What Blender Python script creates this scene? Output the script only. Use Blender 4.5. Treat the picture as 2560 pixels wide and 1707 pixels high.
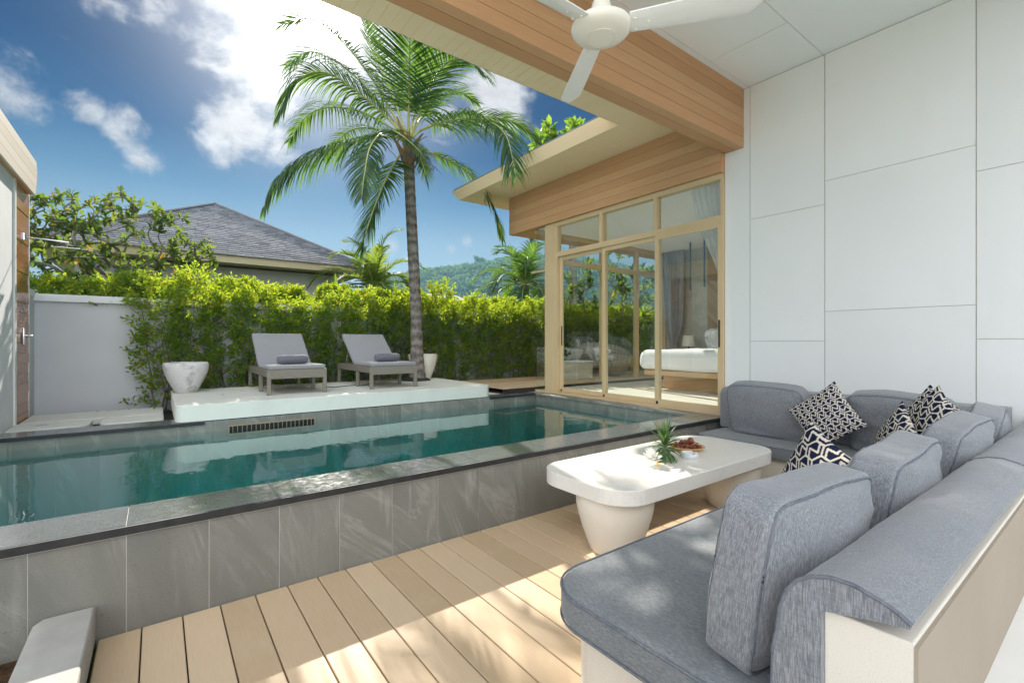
import bpy, bmesh, math, random
import numpy as np
from mathutils import Vector, Matrix
from math import sin, cos, pi, radians as R
random.seed(7); NP = np.random.RandomState(11)
for o in list(bpy.data.objects): bpy.data.objects.remove(o)
SC = bpy.context.scene; COL = SC.collection

# ------------------------------------------------------------------ camera
YAW = math.atan2(886, 1179)
cam = bpy.data.cameras.new('camera'); cam.sensor_width = 36; cam.lens = 36*1179/2560
cam.clip_start = .05; cam.clip_end = 6000
camo = bpy.data.objects.new('camera', cam); COL.objects.link(camo)
camo.location = (0, 0, 1.4); camo.rotation_euler = (pi/2, 0, -YAW); SC.camera = camo
CS, CC = sin(YAW), cos(YAW)
def ray(u, v):
    a = (u-1280)/1179; b = -(v-853.5)/1179
    return Vector((CS+a*CC, CC-a*CS, b))
def at(u, v, d): return Vector((0, 0, 1.4)) + ray(u, v)*d      # photo point at a given depth

# ------------------------------------------------------------------ light
SUNV = Vector((.2753, 1.044, .7154)).normalized()
ELEV = math.asin(SUNV.z); AZ = math.atan2(SUNV.x, SUNV.y)
sun = bpy.data.lights.new('sun', 'SUN'); sun.energy = 5.0; sun.angle = R(.53); sun.color = (1, .93, .82)
suno = bpy.data.objects.new('sun', sun); COL.objects.link(suno)
suno.rotation_euler = SUNV.to_track_quat('Z', 'Y').to_euler(); suno.location = SUNV*60
SC.view_settings.view_transform = 'Standard'; SC.view_settings.look = 'None'
SC.view_settings.exposure = 1.05; SC.view_settings.gamma = 1
SC.cycles.max_bounces = 10; SC.cycles.diffuse_bounces = 6; SC.cycles.transparent_max_bounces = 24
SC.cycles.glossy_bounces = 4; SC.cycles.sample_clamp_indirect = 6

# node helper
class NT:
    def __init__(s, tree): s.t = tree; s.n = tree.nodes; s.l = tree.links
    def add(s, typ, ins=None, **kw):
        nd = s.n.new(typ)
        for k, v in kw.items(): setattr(nd, k, v)
        for k, v in (ins or {}).items():
            sock = nd.inputs[k]
            if isinstance(v, bpy.types.NodeSocket): s.l.new(v, sock)
            else: sock.default_value = v
        return nd
    def math(s, op, a, b=0., c=0., clamp=False):
        return s.add('ShaderNodeMath', {0: a, 1: b, 2: c}, operation=op, use_clamp=clamp).outputs[0]
    def vmath(s, op, a, b=(0, 0, 0)):
        nd = s.add('ShaderNodeVectorMath', {0: a, 1: b}, operation=op)
        return nd.outputs['Value'] if op in ('DOT_PRODUCT', 'LENGTH', 'DISTANCE') else nd.outputs[0]
    def mix(s, f, a, b, blend='MIX'):
        nd = s.add('ShaderNodeMix', data_type='RGBA', blend_type=blend)
        for i, v in ((0, f), (6, a), (7, b)):
            if isinstance(v, bpy.types.NodeSocket): s.l.new(v, nd.inputs[i])
            else: nd.inputs[i].default_value = v if i == 0 else (*v[:3], 1)
        return nd.outputs[2]
    def noise(s, vec, scale, detail=4, rough=.55, dist=0.):
        i = {'Scale': scale, 'Detail': detail, 'Roughness': rough, 'Distortion': dist}
        if vec is not None: i['Vector'] = vec
        return s.add('ShaderNodeTexNoise', i).outputs[0]
    def ramp(s, f, *stops, interp='LINEAR'):
        nd = s.add('ShaderNodeValToRGB', {0: f}); cr = nd.color_ramp; cr.interpolation = interp
        while len(cr.elements) < len(stops): cr.elements.new(.5)
        for e, (p, c) in zip(cr.elements, stops):
            e.position = p; e.color = (*c, 1) if len(c) == 3 else c
        return nd.outputs[0]
    def mapr(s, v, a, b, c=0., d=1., smooth=False):
        return s.add('ShaderNodeMapRange', {0: v, 1: a, 2: b, 3: c, 4: d},
                     interpolation_type='SMOOTHSTEP' if smooth else 'LINEAR').outputs[0]

# ------------------------------------------------------------------ sky
W = bpy.data.worlds.new('World'); SC.world = W; W.use_nodes = True
n = NT(W.node_tree); n.n.clear()
sky = n.add('ShaderNodeTexSky', sky_type='NISHITA', sun_disc=False)
sky.sun_elevation = ELEV; sky.sun_rotation = AZ; sky.dust_density = .6; sky.air_density = 1.0; sky.ozone_density = 2.0
dirn = n.vmath('NORMALIZE', n.add('ShaderNodeTexCoord').outputs['Generated'])
sep = n.add('ShaderNodeSeparateXYZ', {0: dirn}); dz = sep.outputs[2]
# deep blue overhead, pale towards the horizon
EXPO = 1.05
def rad(*c): return tuple(q/2**EXPO for q in c)
deep = n.ramp(dz, (0, rad(.60, .72, .78)), (.12, rad(.50, .66, .76)), (.20, rad(.33, .50, .66)), (.27, rad(.13, .29, .48)), (.35, rad(.022, .115, .285)), (.43, rad(.004, .063, .20)), (.62, rad(.003, .05, .17)), (1, rad(.02, .10, .26)))
nish = n.vmath('SCALE', sky.outputs[0]); nish.node.inputs['Scale'].default_value = .003
dp = n.vmath('SCALE', deep)
n.l.new(n.math('MULTIPLY', n.mapr(n.vmath('DOT_PRODUCT', dirn, tuple(SUNV)), .68, .95, .55, 1.08, True), 1/.11), dp.node.inputs['Scale'])
skyc = n.vmath('ADD', dp, nish)
flat = n.vmath('MULTIPLY', dirn, (1, 1, 1.25))
warp = n.add('ShaderNodeTexNoise', {'Vector': flat, 'Scale': 5, 'Detail': 3}).outputs[1]
pvec = n.vmath('ADD', flat, n.vmath('MULTIPLY', n.vmath('SUBTRACT', warp, (.5, .5, .5)), (.10, .10, .10)))
cn = n.noise(pvec, 6.0, 10, .58)
fine = n.noise(pvec, 19, 8, .6)
# cloud banks: (photo u, v, angular radius, weight)
banks = [(760, -80, .20, .36), (560, 10, .15, .36), (430, 10, .10, .34), (300, -20, .11, .26), (680, 210, .10, .42), (600, 320, .10, .44), (700, 380, .08, .34), (640, 170, .08, .36),
         (310, 315, .062, .42), (350, 385, .05, .36), (250, 285, .045, .36), (10, 215, .055, .26), (1230, 235, .12, .45), (1130, 300, .10, .35),
         (1165, 600, .033, .36), (1130, 618, .028, .3), (985, 610, .045, .22), (495, 255, .045, .24), (480, 290, .03, .2), (900, 60, .18, .36), (330, 440, .03, .18)]
acc = None
for (u, v, rad, wgt) in banks:
    d = ray(u, v).normalized()
    m = n.mapr(n.vmath('DISTANCE', dirn, tuple(d)), 0, rad*1.35, wgt, 0, True)
    acc = m if acc is None else n.math('MAXIMUM', acc, m)
# bright clouds added out of view, behind and overhead, to fill the shaded terrace
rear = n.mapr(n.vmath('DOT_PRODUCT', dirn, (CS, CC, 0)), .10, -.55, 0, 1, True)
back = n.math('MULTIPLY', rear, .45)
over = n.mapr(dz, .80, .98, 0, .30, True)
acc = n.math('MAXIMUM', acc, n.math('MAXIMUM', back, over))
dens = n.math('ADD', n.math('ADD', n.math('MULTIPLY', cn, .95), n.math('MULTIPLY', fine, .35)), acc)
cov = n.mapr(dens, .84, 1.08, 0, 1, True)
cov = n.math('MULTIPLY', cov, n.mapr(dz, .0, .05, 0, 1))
sund = n.math('MAXIMUM', n.vmath('DOT_PRODUCT', dirn, tuple(SUNV)), 0)
glow1 = n.math('MULTIPLY', n.math('POWER', sund, 1100), 12.0)
glow2 = n.math('MULTIPLY', n.math('POWER', sund, 55), .55)
glow3 = n.math('MULTIPLY', n.math('POWER', sund, 10), .012)
glow = n.math('ADD', n.math('ADD', glow1, glow2), glow3)
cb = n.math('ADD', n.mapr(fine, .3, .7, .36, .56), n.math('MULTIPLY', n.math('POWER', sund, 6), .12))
cb = n.math('ADD', n.math('MULTIPLY', cb, n.math('ADD', .62, n.math('MULTIPLY', n.math('MAXIMUM', rear, n.mapr(dz, .8, .98)), 2.6))), 0)  # added rear and overhead clouds are boosted to lift the shade
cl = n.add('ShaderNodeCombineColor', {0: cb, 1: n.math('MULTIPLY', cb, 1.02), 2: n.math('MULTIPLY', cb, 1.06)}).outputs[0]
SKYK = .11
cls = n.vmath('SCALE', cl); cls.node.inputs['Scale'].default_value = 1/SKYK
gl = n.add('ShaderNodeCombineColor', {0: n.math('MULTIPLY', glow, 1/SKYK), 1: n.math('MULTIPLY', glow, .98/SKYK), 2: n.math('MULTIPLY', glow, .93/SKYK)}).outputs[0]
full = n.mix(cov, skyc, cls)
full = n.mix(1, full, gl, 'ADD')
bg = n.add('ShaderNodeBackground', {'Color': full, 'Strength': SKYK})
n.l.new(bg.outputs[0], n.add('ShaderNodeOutputWorld').inputs[0])
W.cycles.sampling_method = 'MANUAL'; W.cycles.sample_map_resolution = 1024

# ------------------------------------------------------------------ materials
MATS = {}
def mat(name, fn):
    m = bpy.data.materials.new(name); m.use_nodes = True
    k = NT(m.node_tree); k.n.clear(); out = k.add('ShaderNodeOutputMaterial')
    r = fn(k)
    if isinstance(r, tuple):
        if r[0] is not None: k.l.new(r[0], out.inputs[0])
        k.l.new(r[1], out.inputs[1])
    else: k.l.new(r, out.inputs[0])
    MATS[name] = m; return m
def obj_co(k): return k.add('ShaderNodeTexCoord').outputs['Object']
def rnd(k): return k.add('ShaderNodeNewGeometry').outputs['Random Per Island']
def scl(k, v, s): return k.vmath('MULTIPLY', v, s)
def pbsdf(k, col, rough=.5, spec=.5, normal=None, metal=0., **kw):
    i = {'Roughness': rough, 'Specular IOR Level': spec, 'Metallic': metal}
    if isinstance(col, bpy.types.NodeSocket): i['Base Color'] = col
    else: i['Base Color'] = (*col, 1)
    if normal is not None: i['Normal'] = normal
    i.update(kw); return k.add('ShaderNodeBsdfPrincipled', i).outputs[0]
def bump(k, h, dist=.002, st=.5): return k.add('ShaderNodeBump', {'Height': h, 'Distance': dist, 'Strength': st}).outputs[0]
def noisy(name, c1, c2, scale=6, rough=.6, spec=.4, bscale=60, bd=.001, stretch=(1, 1, 1), detail=5):
    def f(k):
        co = scl(k, obj_co(k), stretch)
        c = k.ramp(k.noise(co, scale, detail, .6), (.3, c1), (.7, c2))
        return pbsdf(k, c, rough, spec, bump(k, k.noise(co, bscale, 3), bd))
    return mat(name, f)
def schlick(k, f0):
    g = k.add('ShaderNodeNewGeometry')
    c = k.math('ABSOLUTE', k.vmath('DOT_PRODUCT', g.outputs['Incoming'], g.outputs['Normal']))
    return k.math('ADD', k.math('MULTIPLY', k.math('POWER', k.math('SUBTRACT', 1, c), 5), 1-f0), f0, clamp=True)

def panel(k):
    co = obj_co(k); r = rnd(k)
    c = k.ramp(k.noise(co, .9, 4), (.3, (.775, .785, .775)), (.7, (.82, .825, .815)))
    t = k.mapr(r, 0, 1, .955, 1.0); c = k.mix(1, c, k.add('ShaderNodeCombineColor', {0: t, 1: t, 2: k.math('MULTIPLY', t, .995)}).outputs[0], 'MULTIPLY')
    sm = k.mapr(k.noise(scl(k, co, (1, 1, .35)), 2.2, 6, .7), .56, .75, 0, .16); c = k.mix(sm, c, (.66, .65, .61))
    dot = k.mapr(k.noise(co, 16, 1), .80, .83, 0, .35); c = k.mix(dot, c, (.45, .42, .38))
    return pbsdf(k, c, .45, .3, bump(k, k.math('ADD', k.math('MULTIPLY', k.noise(co, 1.6, 2), 6), k.noise(co, 260, 2)), .0012, .5))
mat('white_panel', panel)
noisy('ceiling_paint', (.78, .81, .785), (.81, .84, .81), 1.5, .7, .2, 200, .0002)
noisy('cream_soffit', (.93, .70, .44), (.95, .74, .48), 2, .55, .3)
noisy('cream_metal', (.61, .45, .255), (.65, .485, .28), 3, .38, .5, 200, .0001)
noisy('dark_gap', (.02, .017, .014), (.03, .025, .02))
noisy('wall_paint', (.52, .535, .56), (.57, .585, .61), 1.5, .8, .2, 90, .0006)
noisy('cap_paint', (.68, .69, .71), (.75, .76, .78), 2.2, .75, .2, 90, .0005)
def terrazzo(k):
    co = obj_co(k)
    sp = k.noise(co, 380, 2); st = k.noise(co, 3.5, 5)
    c = k.mix(k.mapr(sp, .60, .72), (.74, .69, .60), (.50, .45, .38))
    c = k.mix(k.mapr(sp, .26, .38, .35, 0), c, (.9, .88, .84))
    c = k.mix(k.mapr(st, .5, .75, 0, .35), c, (.60, .54, .46))
    return pbsdf(k, c, .6, .35, bump(k, k.noise(co, 160, 3), .0006))
mat('terrazzo', terrazzo)
def platform(k):
    co = obj_co(k); sp = k.noise(co, 260, 2); st = k.noise(co, 1.6, 6, .65)
    c = k.mix(k.mapr(sp, .58, .72), (.69, .695, .64), (.54, .545, .49))
    c = k.mix(k.mapr(st, .48, .72, 0, .55), c, (.56, .56, .50))
    s3 = k.noise(co, 7, 6, .7); c = k.mix(k.mapr(s3, .55, .75, 0, .4), c, (.60, .58, .52))
    return pbsdf(k, c, .75, .3, bump(k, k.noise(co, 120, 3), .0014))
mat('platform_stone', platform)
def quartz(k):
    co = obj_co(k); w = k.noise(co, 2.5, 6, .7, 1.5)
    vein = k.mapr(k.math('ABSOLUTE', k.math('SUBTRACT', w, .5)), 0, .012, .35, 0)
    c = k.mix(vein, (.74, .715, .665), (.50, .45, .39))
    return pbsdf(k, c, .28, .5, bump(k, k.noise(co, 300, 2), .0002))
mat('quartz', quartz)
def stone(k, c1=(.165, .162, .142), c2=(.245, .237, .205), rough=.55):
    co = obj_co(k); r = rnd(k)
    off = k.add('ShaderNodeCombineXYZ', {0: k.math('MULTIPLY', r, 37), 1: k.math('MULTIPLY', r, 19), 2: k.math('MULTIPLY', r, 53)}).outputs[0]
    v = k.vmath('ADD', co, off)
    rot = k.add('ShaderNodeVectorRotate', {'Vector': v, 'Angle': k.mapr(k.math('FRACT', k.math('MULTIPLY', r, 7.31)), 0, 1, .15, 1.0)}, rotation_type='Y_AXIS').outputs[0]
    big = k.noise(scl(k, rot, (4.2, 4, .75)), .8, 7, .60, .8)
    vein = k.mapr(k.math('ABSOLUTE', k.math('SUBTRACT', big, .52)), 0, .030, .30, 0)
    vein = k.math('MULTIPLY', vein, k.mapr(k.noise(v, 2.3, 3), .42, .62))
    grain = k.noise(co, 240, 4, .7)
    c = k.mix(k.mapr(big, .3, .7), c1, c2)
    c = k.mix(k.mapr(grain, .45, .7, 0, .45), c, tuple(x*.55 for x in c1))
    c = k.mix(vein, c, (.42, .42, .39))
    pit = k.math('MULTIPLY', k.mapr(k.noise(co, 95, 2), .64, .72, 0, .75), k.mapr(k.noise(v, 1.7, 2), .42, .62))
    c = k.mix(pit, c, (.09, .09, .085))
    lime = k.math('MULTIPLY', k.mapr(k.noise(scl(k, co, (9, 9, 1.0)), 1.4, 4), .57, .72, 0, .4), k.mapr(k.noise(co, 1.1, 2), .45, .6))
    c = k.mix(lime, c, (.48, .47, .44))
    hue = k.mapr(r, 0, 1, .82, 1.16)
    c = k.mix(1, c, k.add('ShaderNodeCombineColor', {0: hue, 1: hue, 2: hue}).outputs[0], 'MULTIPLY')
    return pbsdf(k, c, rough, .4, bump(k, k.math('ADD', grain, big), .0012, .6))
mat('stone_tile', stone)
mat('pool_tile', lambda k: stone(k, (.60, .68, .66), (.74, .80, .78)))
noisy('grout', (.42, .40, .36), (.52, .48, .42), 8)
def granite(k):
    co = obj_co(k); g = k.noise(co, 190, 4, .7); st = k.noise(co, 22, 5, .65)
    c = k.ramp(g, (.35, (.07, .078, .085)), (.62, (.15, .16, .17)), (.75, (.28, .29, .30)))
    return pbsdf(k, c, k.mapr(st, .35, .7, .07, .24), 1.0, bump(k, k.math('ADD', k.math('MULTIPLY', st, .8), k.math('MULTIPLY', g, .6)), .0008, .42))
mat('granite', granite)
noisy('black_stone', (.018, .018, .018), (.035, .034, .033), 20, .6, .3, 200, .001)
def deckw(k):
    co = obj_co(k); r = rnd(k)
    v = k.vmath('ADD', co, k.add('ShaderNodeCombineXYZ', {0: k.math('MULTIPLY', r, 31), 1: k.math('MULTIPLY', r, 17)}).outputs[0])
    g = k.noise(scl(k, v, (1, .06, 1)), 130, 5, .6); st = k.noise(v, 3.0, 5, .6)
    c = k.ramp(k.math('ADD', k.math('MULTIPLY', g, .50), k.math('MULTIPLY', r, .55)), (.15, (.43, .315, .19)), (.5, (.52, .385, .245)), (.85, (.59, .45, .30)))
    c = k.mix(k.mapr(st, .5, .72, 0, .30), c, (.56, .44, .31))
    dirt = k.mapr(k.noise(co, 46, 3, .7), .70, .78, 0, .35)
    c = k.mix(dirt, c, (.25, .17, .1))
    return pbsdf(k, c, .55, .35, bump(k, g, .0012, .6))
mat('deck_wood', deckw)
def woodclad(name, a, b, c3, rough=.5, axis='X', spec=.3):
    def f(k):
        co = obj_co(k); r = rnd(k)
        v = k.vmath('ADD', co, k.add('ShaderNodeCombineXYZ', {0: k.math('MULTIPLY', r, 31), 1: k.math('MULTIPLY', r, 17), 2: k.math('MULTIPLY', r, 23)}).outputs[0])
        s = {'X': (.05, 1, 1), 'Y': (1, .05, 1), 'Z': (1, 1, .05)}[axis]
        g = k.noise(scl(k, v, s), 70, 5, .62, .4); st = k.noise(scl(k, v, tuple(.3 if q < 1 else 1 for q in s)), 2.2, 3)
        c = k.ramp(k.math('ADD', k.math('MULTIPLY', g, .6), k.math('MULTIPLY', r, .4)), (.2, a), (.5, b), (.85, c3))
        c = k.mix(k.mapr(st, .45, .75, 0, .35), c, c3)
        return pbsdf(k, c, rough, spec, bump(k, g, .0008, .5))
    return mat(name, f)
woodclad('wood_beam', (.46, .235, .108), (.53, .285, .138), (.60, .355, .19), axis='X')
woodclad('wood_fascia', (.51, .275, .13), (.57, .32, .158), (.64, .385, .20), axis='Y')
woodclad('pale_plank', (.62, .52, .41), (.68, .58, .47), (.74, .65, .54), axis='Y')
woodclad('red_plank', (.30, .115, .05), (.40, .165, .07), (.52, .26, .11), .22, 'Y', .8)
woodclad('oak', (.46, .27, .12), (.53, .33, .155), (.60, .40, .21), .45, 'Y')
woodclad('chevron', (.24, .16, .09), (.34, .235, .14), (.44, .325, .21), .5, 'Z')
def fabric(name, c1, c2, c3, fs=420, stretch=(1, 1, .12), bd=.0007):
    def f(k):
        co = obj_co(k)
        a = k.noise(scl(k, co, stretch), fs, 3, .7); b = k.noise(scl(k, co, tuple(stretch[(i+1) % 3] for i in range(3))), fs*1.1, 3, .7)
        h = k.math('ADD', k.math('MULTIPLY', a, .72), k.math('MULTIPLY', b, .28))
        c = k.ramp(h, (.38, c1), (.5, c2), (.62, c3))
        w = k.noise(co, 5, 4)
        c = k.mix(k.mapr(w, .4, .7, 0, .14), c, c1)
        fold = k.noise(co, 13, 3, .5, .6)
        nb = bump(k, k.math('ADD', h, k.math('MULTIPLY', fold, 3.0)), bd*2.2, .55)
        return pbsdf(k, c, .9, .15, nb, **{'Sheen Weight': .25, 'Sheen Roughness': .5})
    return mat(name, f)
fabric('sofa_grey', (.135, .145, .163), (.222, .231, .249), (.345, .353, .37), 330, (1, 1, .09))
fabric('sofa_seat', (.12, .132, .142), (.178, .192, .202), (.255, .272, .283), 360, (1, .15, 1))
fabric('lounger_grey', (.235, .24, .26), (.27, .275, .295), (.315, .32, .335), 300, (1, 1, 1))
fabric('towel_grey', (.10, .105, .13), (.14, .145, .175), (.19, .195, .23), 200, (1, 1, 1), .0025)
noisy('piping', (.115, .125, .15), (.20, .21, .235), 60, .9, .1)
def wicker(k):
    co = obj_co(k)
    wv = k.add('ShaderNodeTexWave', {'Vector': co, 'Scale': 28, 'Distortion': 0}, bands_direction='Z').outputs[1]
    ww = k.add('ShaderNodeTexWave', {'Vector': co, 'Scale': 20, 'Distortion': 0}, bands_direction='DIAGONAL').outputs[1]
    h = k.math('MULTIPLY', wv, ww)
    c = k.mix(k.mapr(k.noise(co, 90, 2), .35, .65), (.23, .205, .165), (.40, .365, .30))
    c = k.mix(k.mapr(h, 0, .25, .8, 0), c, (.07, .06, .05))
    return pbsdf(k, c, .55, .35, bump(k, h, .003, .7))
mat('wicker', wicker)
def pot(k):
    co = obj_co(k); st = k.noise(co, 4.2, 7, .72, .3); s2 = k.noise(co, 60, 4)
    c = k.mix(k.mapr(st, .50, .62, 0, .7), (.66, .66, .65), (.30, .27, .24))
    c = k.mix(k.mapr(s2, .55, .75, 0, .3), c, (.45, .43, .4))
    return pbsdf(k, c, .85, .15, bump(k, k.math('ADD', st, s2), .003, .5))
mat('aged_pot', pot)
noisy('cream_pot', (.66, .63, .55), (.72, .69, .61), 5, .6, .3)
def leafmat(name, c1, c2, t1, t2, gloss=.35, tw=.5, old=None):
    def f(k):
        r = rnd(k); g = k.add('ShaderNodeNewGeometry')
        big = k.noise(g.outputs['Position'], 2.3, 3)
        m = k.math('ADD', k.math('MULTIPLY', r, .65), k.math('MULTIPLY', k.mapr(big, .3, .7), .35))
        c = k.mix(m, c1, c2); t = k.mix(m, t1, t2)
        if old:
            o = k.mapr(r, .955, .965); c = k.mix(o, c, old); t = k.mix(o, t, old)
        d = k.add('ShaderNodeBsdfDiffuse', {'Color': c}).outputs[0]
        gl_ = k.add('ShaderNodeBsdfGlossy', {'Color': (.9, .95, 1, 1), 'Roughness': gloss}).outputs[0]
        d = k.add('ShaderNodeMixShader', {0: .045, 1: d, 2: gl_}).outputs[0]
        tr = k.add('ShaderNodeBsdfTranslucent', {'Color': t}).outputs[0]
        return k.add('ShaderNodeMixShader', {0: tw, 1: d, 2: tr}).outputs[0]
    return mat(name, f)
leafmat('hedge_leaf', (.03, .08, .013), (.095, .185, .022), (.19, .40, .018), (.80, .86, .045), .42, .54, (.45, .30, .03))
leafmat('hedge_leaf_low', (.028, .07, .016), (.075, .14, .028), (.09, .2, .02), (.22, .34, .035), .40, .42, (.40, .26, .03))
leafmat('palm_leaf', (.018, .055, .026), (.045, .095, .038), (.05, .17, .022), (.32, .52, .05), .45, .42)
leafmat('far_palm_leaf', (.06, .11, .03), (.12, .19, .05), (.22, .34, .04), (.42, .5, .08), .4, .48)
leafmat('frangipani_leaf', (.035, .08, .022), (.075, .13, .04), (.15, .28, .03), (.36, .44, .05), .45, .42, (.5, .33, .04))
leafmat('broad_leaf', (.04, .10, .02), (.08, .17, .03), (.18, .36, .03), (.42, .58, .06), .3, .5)
leafmat('sprig_leaf', (.05, .12, .04), (.09, .17, .06), (.12, .24, .05), (.24, .34, .1), .3, .3)
leafmat('forest_leaf', (.07, .12, .05), (.13, .20, .075), (.10, .2, .05), (.20, .32, .08), .6, .3)
noisy('bark_grey', (.13, .115, .095), (.27, .245, .21), 14, .85, .15, 70, .006)
def palmbark(k):
    co = obj_co(k); ring = k.add('ShaderNodeTexWave', {'Vector': co, 'Scale': 1.9, 'Distortion': 5.0, 'Detail': 4, 'Detail Scale': 3}, bands_direction='Z').outputs[1]
    nn = k.noise(scl(k, co, (1, 1, .35)), 30, 5, .7)
    c = k.ramp(k.math('ADD', k.math('MULTIPLY', ring, .22), k.math('MULTIPLY', nn, .78)), (.28, (.08, .072, .064)), (.5, (.19, .17, .15)), (.75, (.32, .29, .255)))
    return pbsdf(k, c, .9, .1, bump(k, k.math('ADD', ring, nn), .012, .8))
mat('palm_bark', palmbark)
noisy('palm_fibre', (.20, .11, .055), (.42, .26, .15), 25, .9, .1, 120, .004, (1, 1, .2))
noisy('palm_rib', (.30, .33, .10), (.45, .45, .18), 6, .45, .4)
noisy('concrete', (.33, .32, .295), (.42, .41, .38), 5, .85, .15, 120, .0012)
noisy('tan_plaster', (.34, .285, .22), (.38, .32, .25), 1.5, .8, .2, 150, .0006)
noisy('soil', (.025, .016, .01), (.11, .06, .03), 26, .95, .1, 60, .012)
noisy('black_gravel', (.015, .015, .016), (.06, .058, .055), 60, .8, .3, 90, .012)
def grass(k):
    co = obj_co(k)
    c = k.ramp(k.noise(co, .6, 6, .7), (.3, (.035, .06, .018)), (.7, (.09, .12, .035)))
    return pbsdf(k, c, .9, .1, bump(k, k.noise(co, 30, 4), .02))
mat('lawn', grass)
def shingle(k):
    co = obj_co(k); r = rnd(k)
    c = k.ramp(k.math('ADD', k.math('MULTIPLY', k.noise(co, 4, 4), .4), k.math('MULTIPLY', r, .6)), (.2, (.15, .16, .18)), (.5, (.20, .213, .235)), (.8, (.26, .27, .295)))
    return pbsdf(k, c, .85, .08, bump(k, k.noise(co, 60, 3), .004))
mat('shingle', shingle)
noisy('house_wall', (.42, .44, .42), (.47, .49, .47), 1.5, .8, .2)
noisy('house_fascia', (.48, .42, .27), (.54, .47, .31), 2, .6, .3)
noisy('metal_chrome', (.75, .75, .76), (.8, .8, .81), 3, .15, .5)
MATS['metal_chrome'].node_tree.nodes['Principled BSDF'].inputs['Metallic'].default_value = 1
noisy('black_plastic', (.015, .015, .016), (.025, .025, .026), 30, .4, .4)
noisy('rust_steel', (.20, .19, .15), (.30, .22, .13), 60, .5, .4)
noisy('void', (.004, .004, .004), (.006, .006, .006))
noisy('fan_enamel', (.80, .76, .66), (.83, .79, .69), 2, .3, .5)
noisy('fan_blade', (.77, .78, .74), (.81, .81, .77), 4, .38, .45)
noisy('tile_floor', (.74, .73, .70), (.80, .79, .76), 1.2, .35, .4)
noisy('room_floor', (.74, .70, .62), (.80, .76, .68), 1.2, .35, .4)
noisy('room_paint', (.80, .80, .78), (.83, .83, .81), 1.2, .8, .2)
def wallstone(k):
    co = obj_co(k); a = k.noise(co, 3.2, 7, .75, .5); b = k.noise(co, 30, 4, .7)
    c = k.ramp(k.math('ADD', k.math('MULTIPLY', a, .7), k.math('MULTIPLY', b, .3)), (.3, (.33, .33, .29)), (.5, (.47, .47, .42)), (.7, (.58, .57, .51)))
    return pbsdf(k, c, .5, .4)
mat('feature_stone', wallstone)
noisy('linen', (.80, .81, .84), (.86, .87, .9), 3, .9, .1, 12, .006)
noisy('lamp_fabric', (.62, .60, .54), (.68, .66, .6), 3, .9, .1)
def sheer(k):
    d = k.add('ShaderNodeBsdfDiffuse', {'Color': (.82, .85, .88, 1)}).outputs[0]
    t = k.add('ShaderNodeBsdfTranslucent', {'Color': (.82, .85, .88, 1)}).outputs[0]
    m = k.add('ShaderNodeMixShader', {0: .5, 1: d, 2: t}).outputs[0]
    return k.add('ShaderNodeMixShader', {0: .28, 1: m, 2: k.add('ShaderNodeBsdfTransparent').outputs[0]}).outputs[0]
mat('sheer', sheer)
noisy('drape', (.30, .31, .33), (.38, .39, .41), 5, .95, .1)
noisy('blue_enamel', (.06, .13, .22), (.08, .16, .26), 5, .4, .4)
def glass(k):
    f = schlick(k, .045)
    t = k.add('ShaderNodeBsdfTransparent', {'Color': (.955, .975, .965, 1)}).outputs[0]
    g = k.add('ShaderNodeBsdfGlossy', {'Color': (.95, .98, .97, 1), 'Roughness': .002}).outputs[0]
    return k.add('ShaderNodeMixShader', {0: f, 1: t, 2: g}).outputs[0]
mat('glass', glass)
def water(k):
    co = obj_co(k)
    h = k.math('ADD', k.noise(scl(k, co, (1, .8, 1)), 2.6, 3, .5), k.math('MULTIPLY', k.noise(co, 9, 2, .5), .22))
    nb = bump(k, h, .009, .35)
    f = schlick(k, .022)
    t = k.add('ShaderNodeBsdfTransparent', {'Color': (.93, .99, .99, 1)}).outputs[0]
    g = k.add('ShaderNodeBsdfGlossy', {'Color': (1, 1, 1, 1), 'Roughness': .0, 'Normal': nb}).outputs[0]
    return (k.add('ShaderNodeMixShader', {0: f, 1: t, 2: g}).outputs[0],
            k.add('ShaderNodeVolumeAbsorption', {'Color': (.0, .905, .955, 1), 'Density': .54}).outputs[0])
mat('water', water)
noisy('plate_wood', (.60, .33, .11), (.68, .40, .16), 12, .4, .4, stretch=(1, .1, 1))
noisy('dried_brown', (.09, .022, .012), (.30, .08, .035), 26, .3, .5)
noisy('ash_stone', (.60, .61, .61), (.68, .69, .69), 20, .6, .3)
noisy('petal', (.84, .82, .76), (.88, .87, .83), 20, .7, .2)
noisy('petal_yellow', (.80, .55, .10), (.85, .65, .2), 20, .7, .2)
noisy('dry_leaf', (.16, .08, .03), (.24, .13, .05), 20, .7, .2)
noisy('woven_grey', (.42, .40, .34), (.50, .48, .42), 20, .8, .2)
def vcol(k):
    a = k.add('ShaderNodeVertexColor', layer_name='pattern').outputs[0]
    co = obj_co(k)
    return pbsdf(k, a, .95, .1, bump(k, k.noise(co, 500, 2), .0015, .6))
mat('pattern_cloth', vcol)

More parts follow.
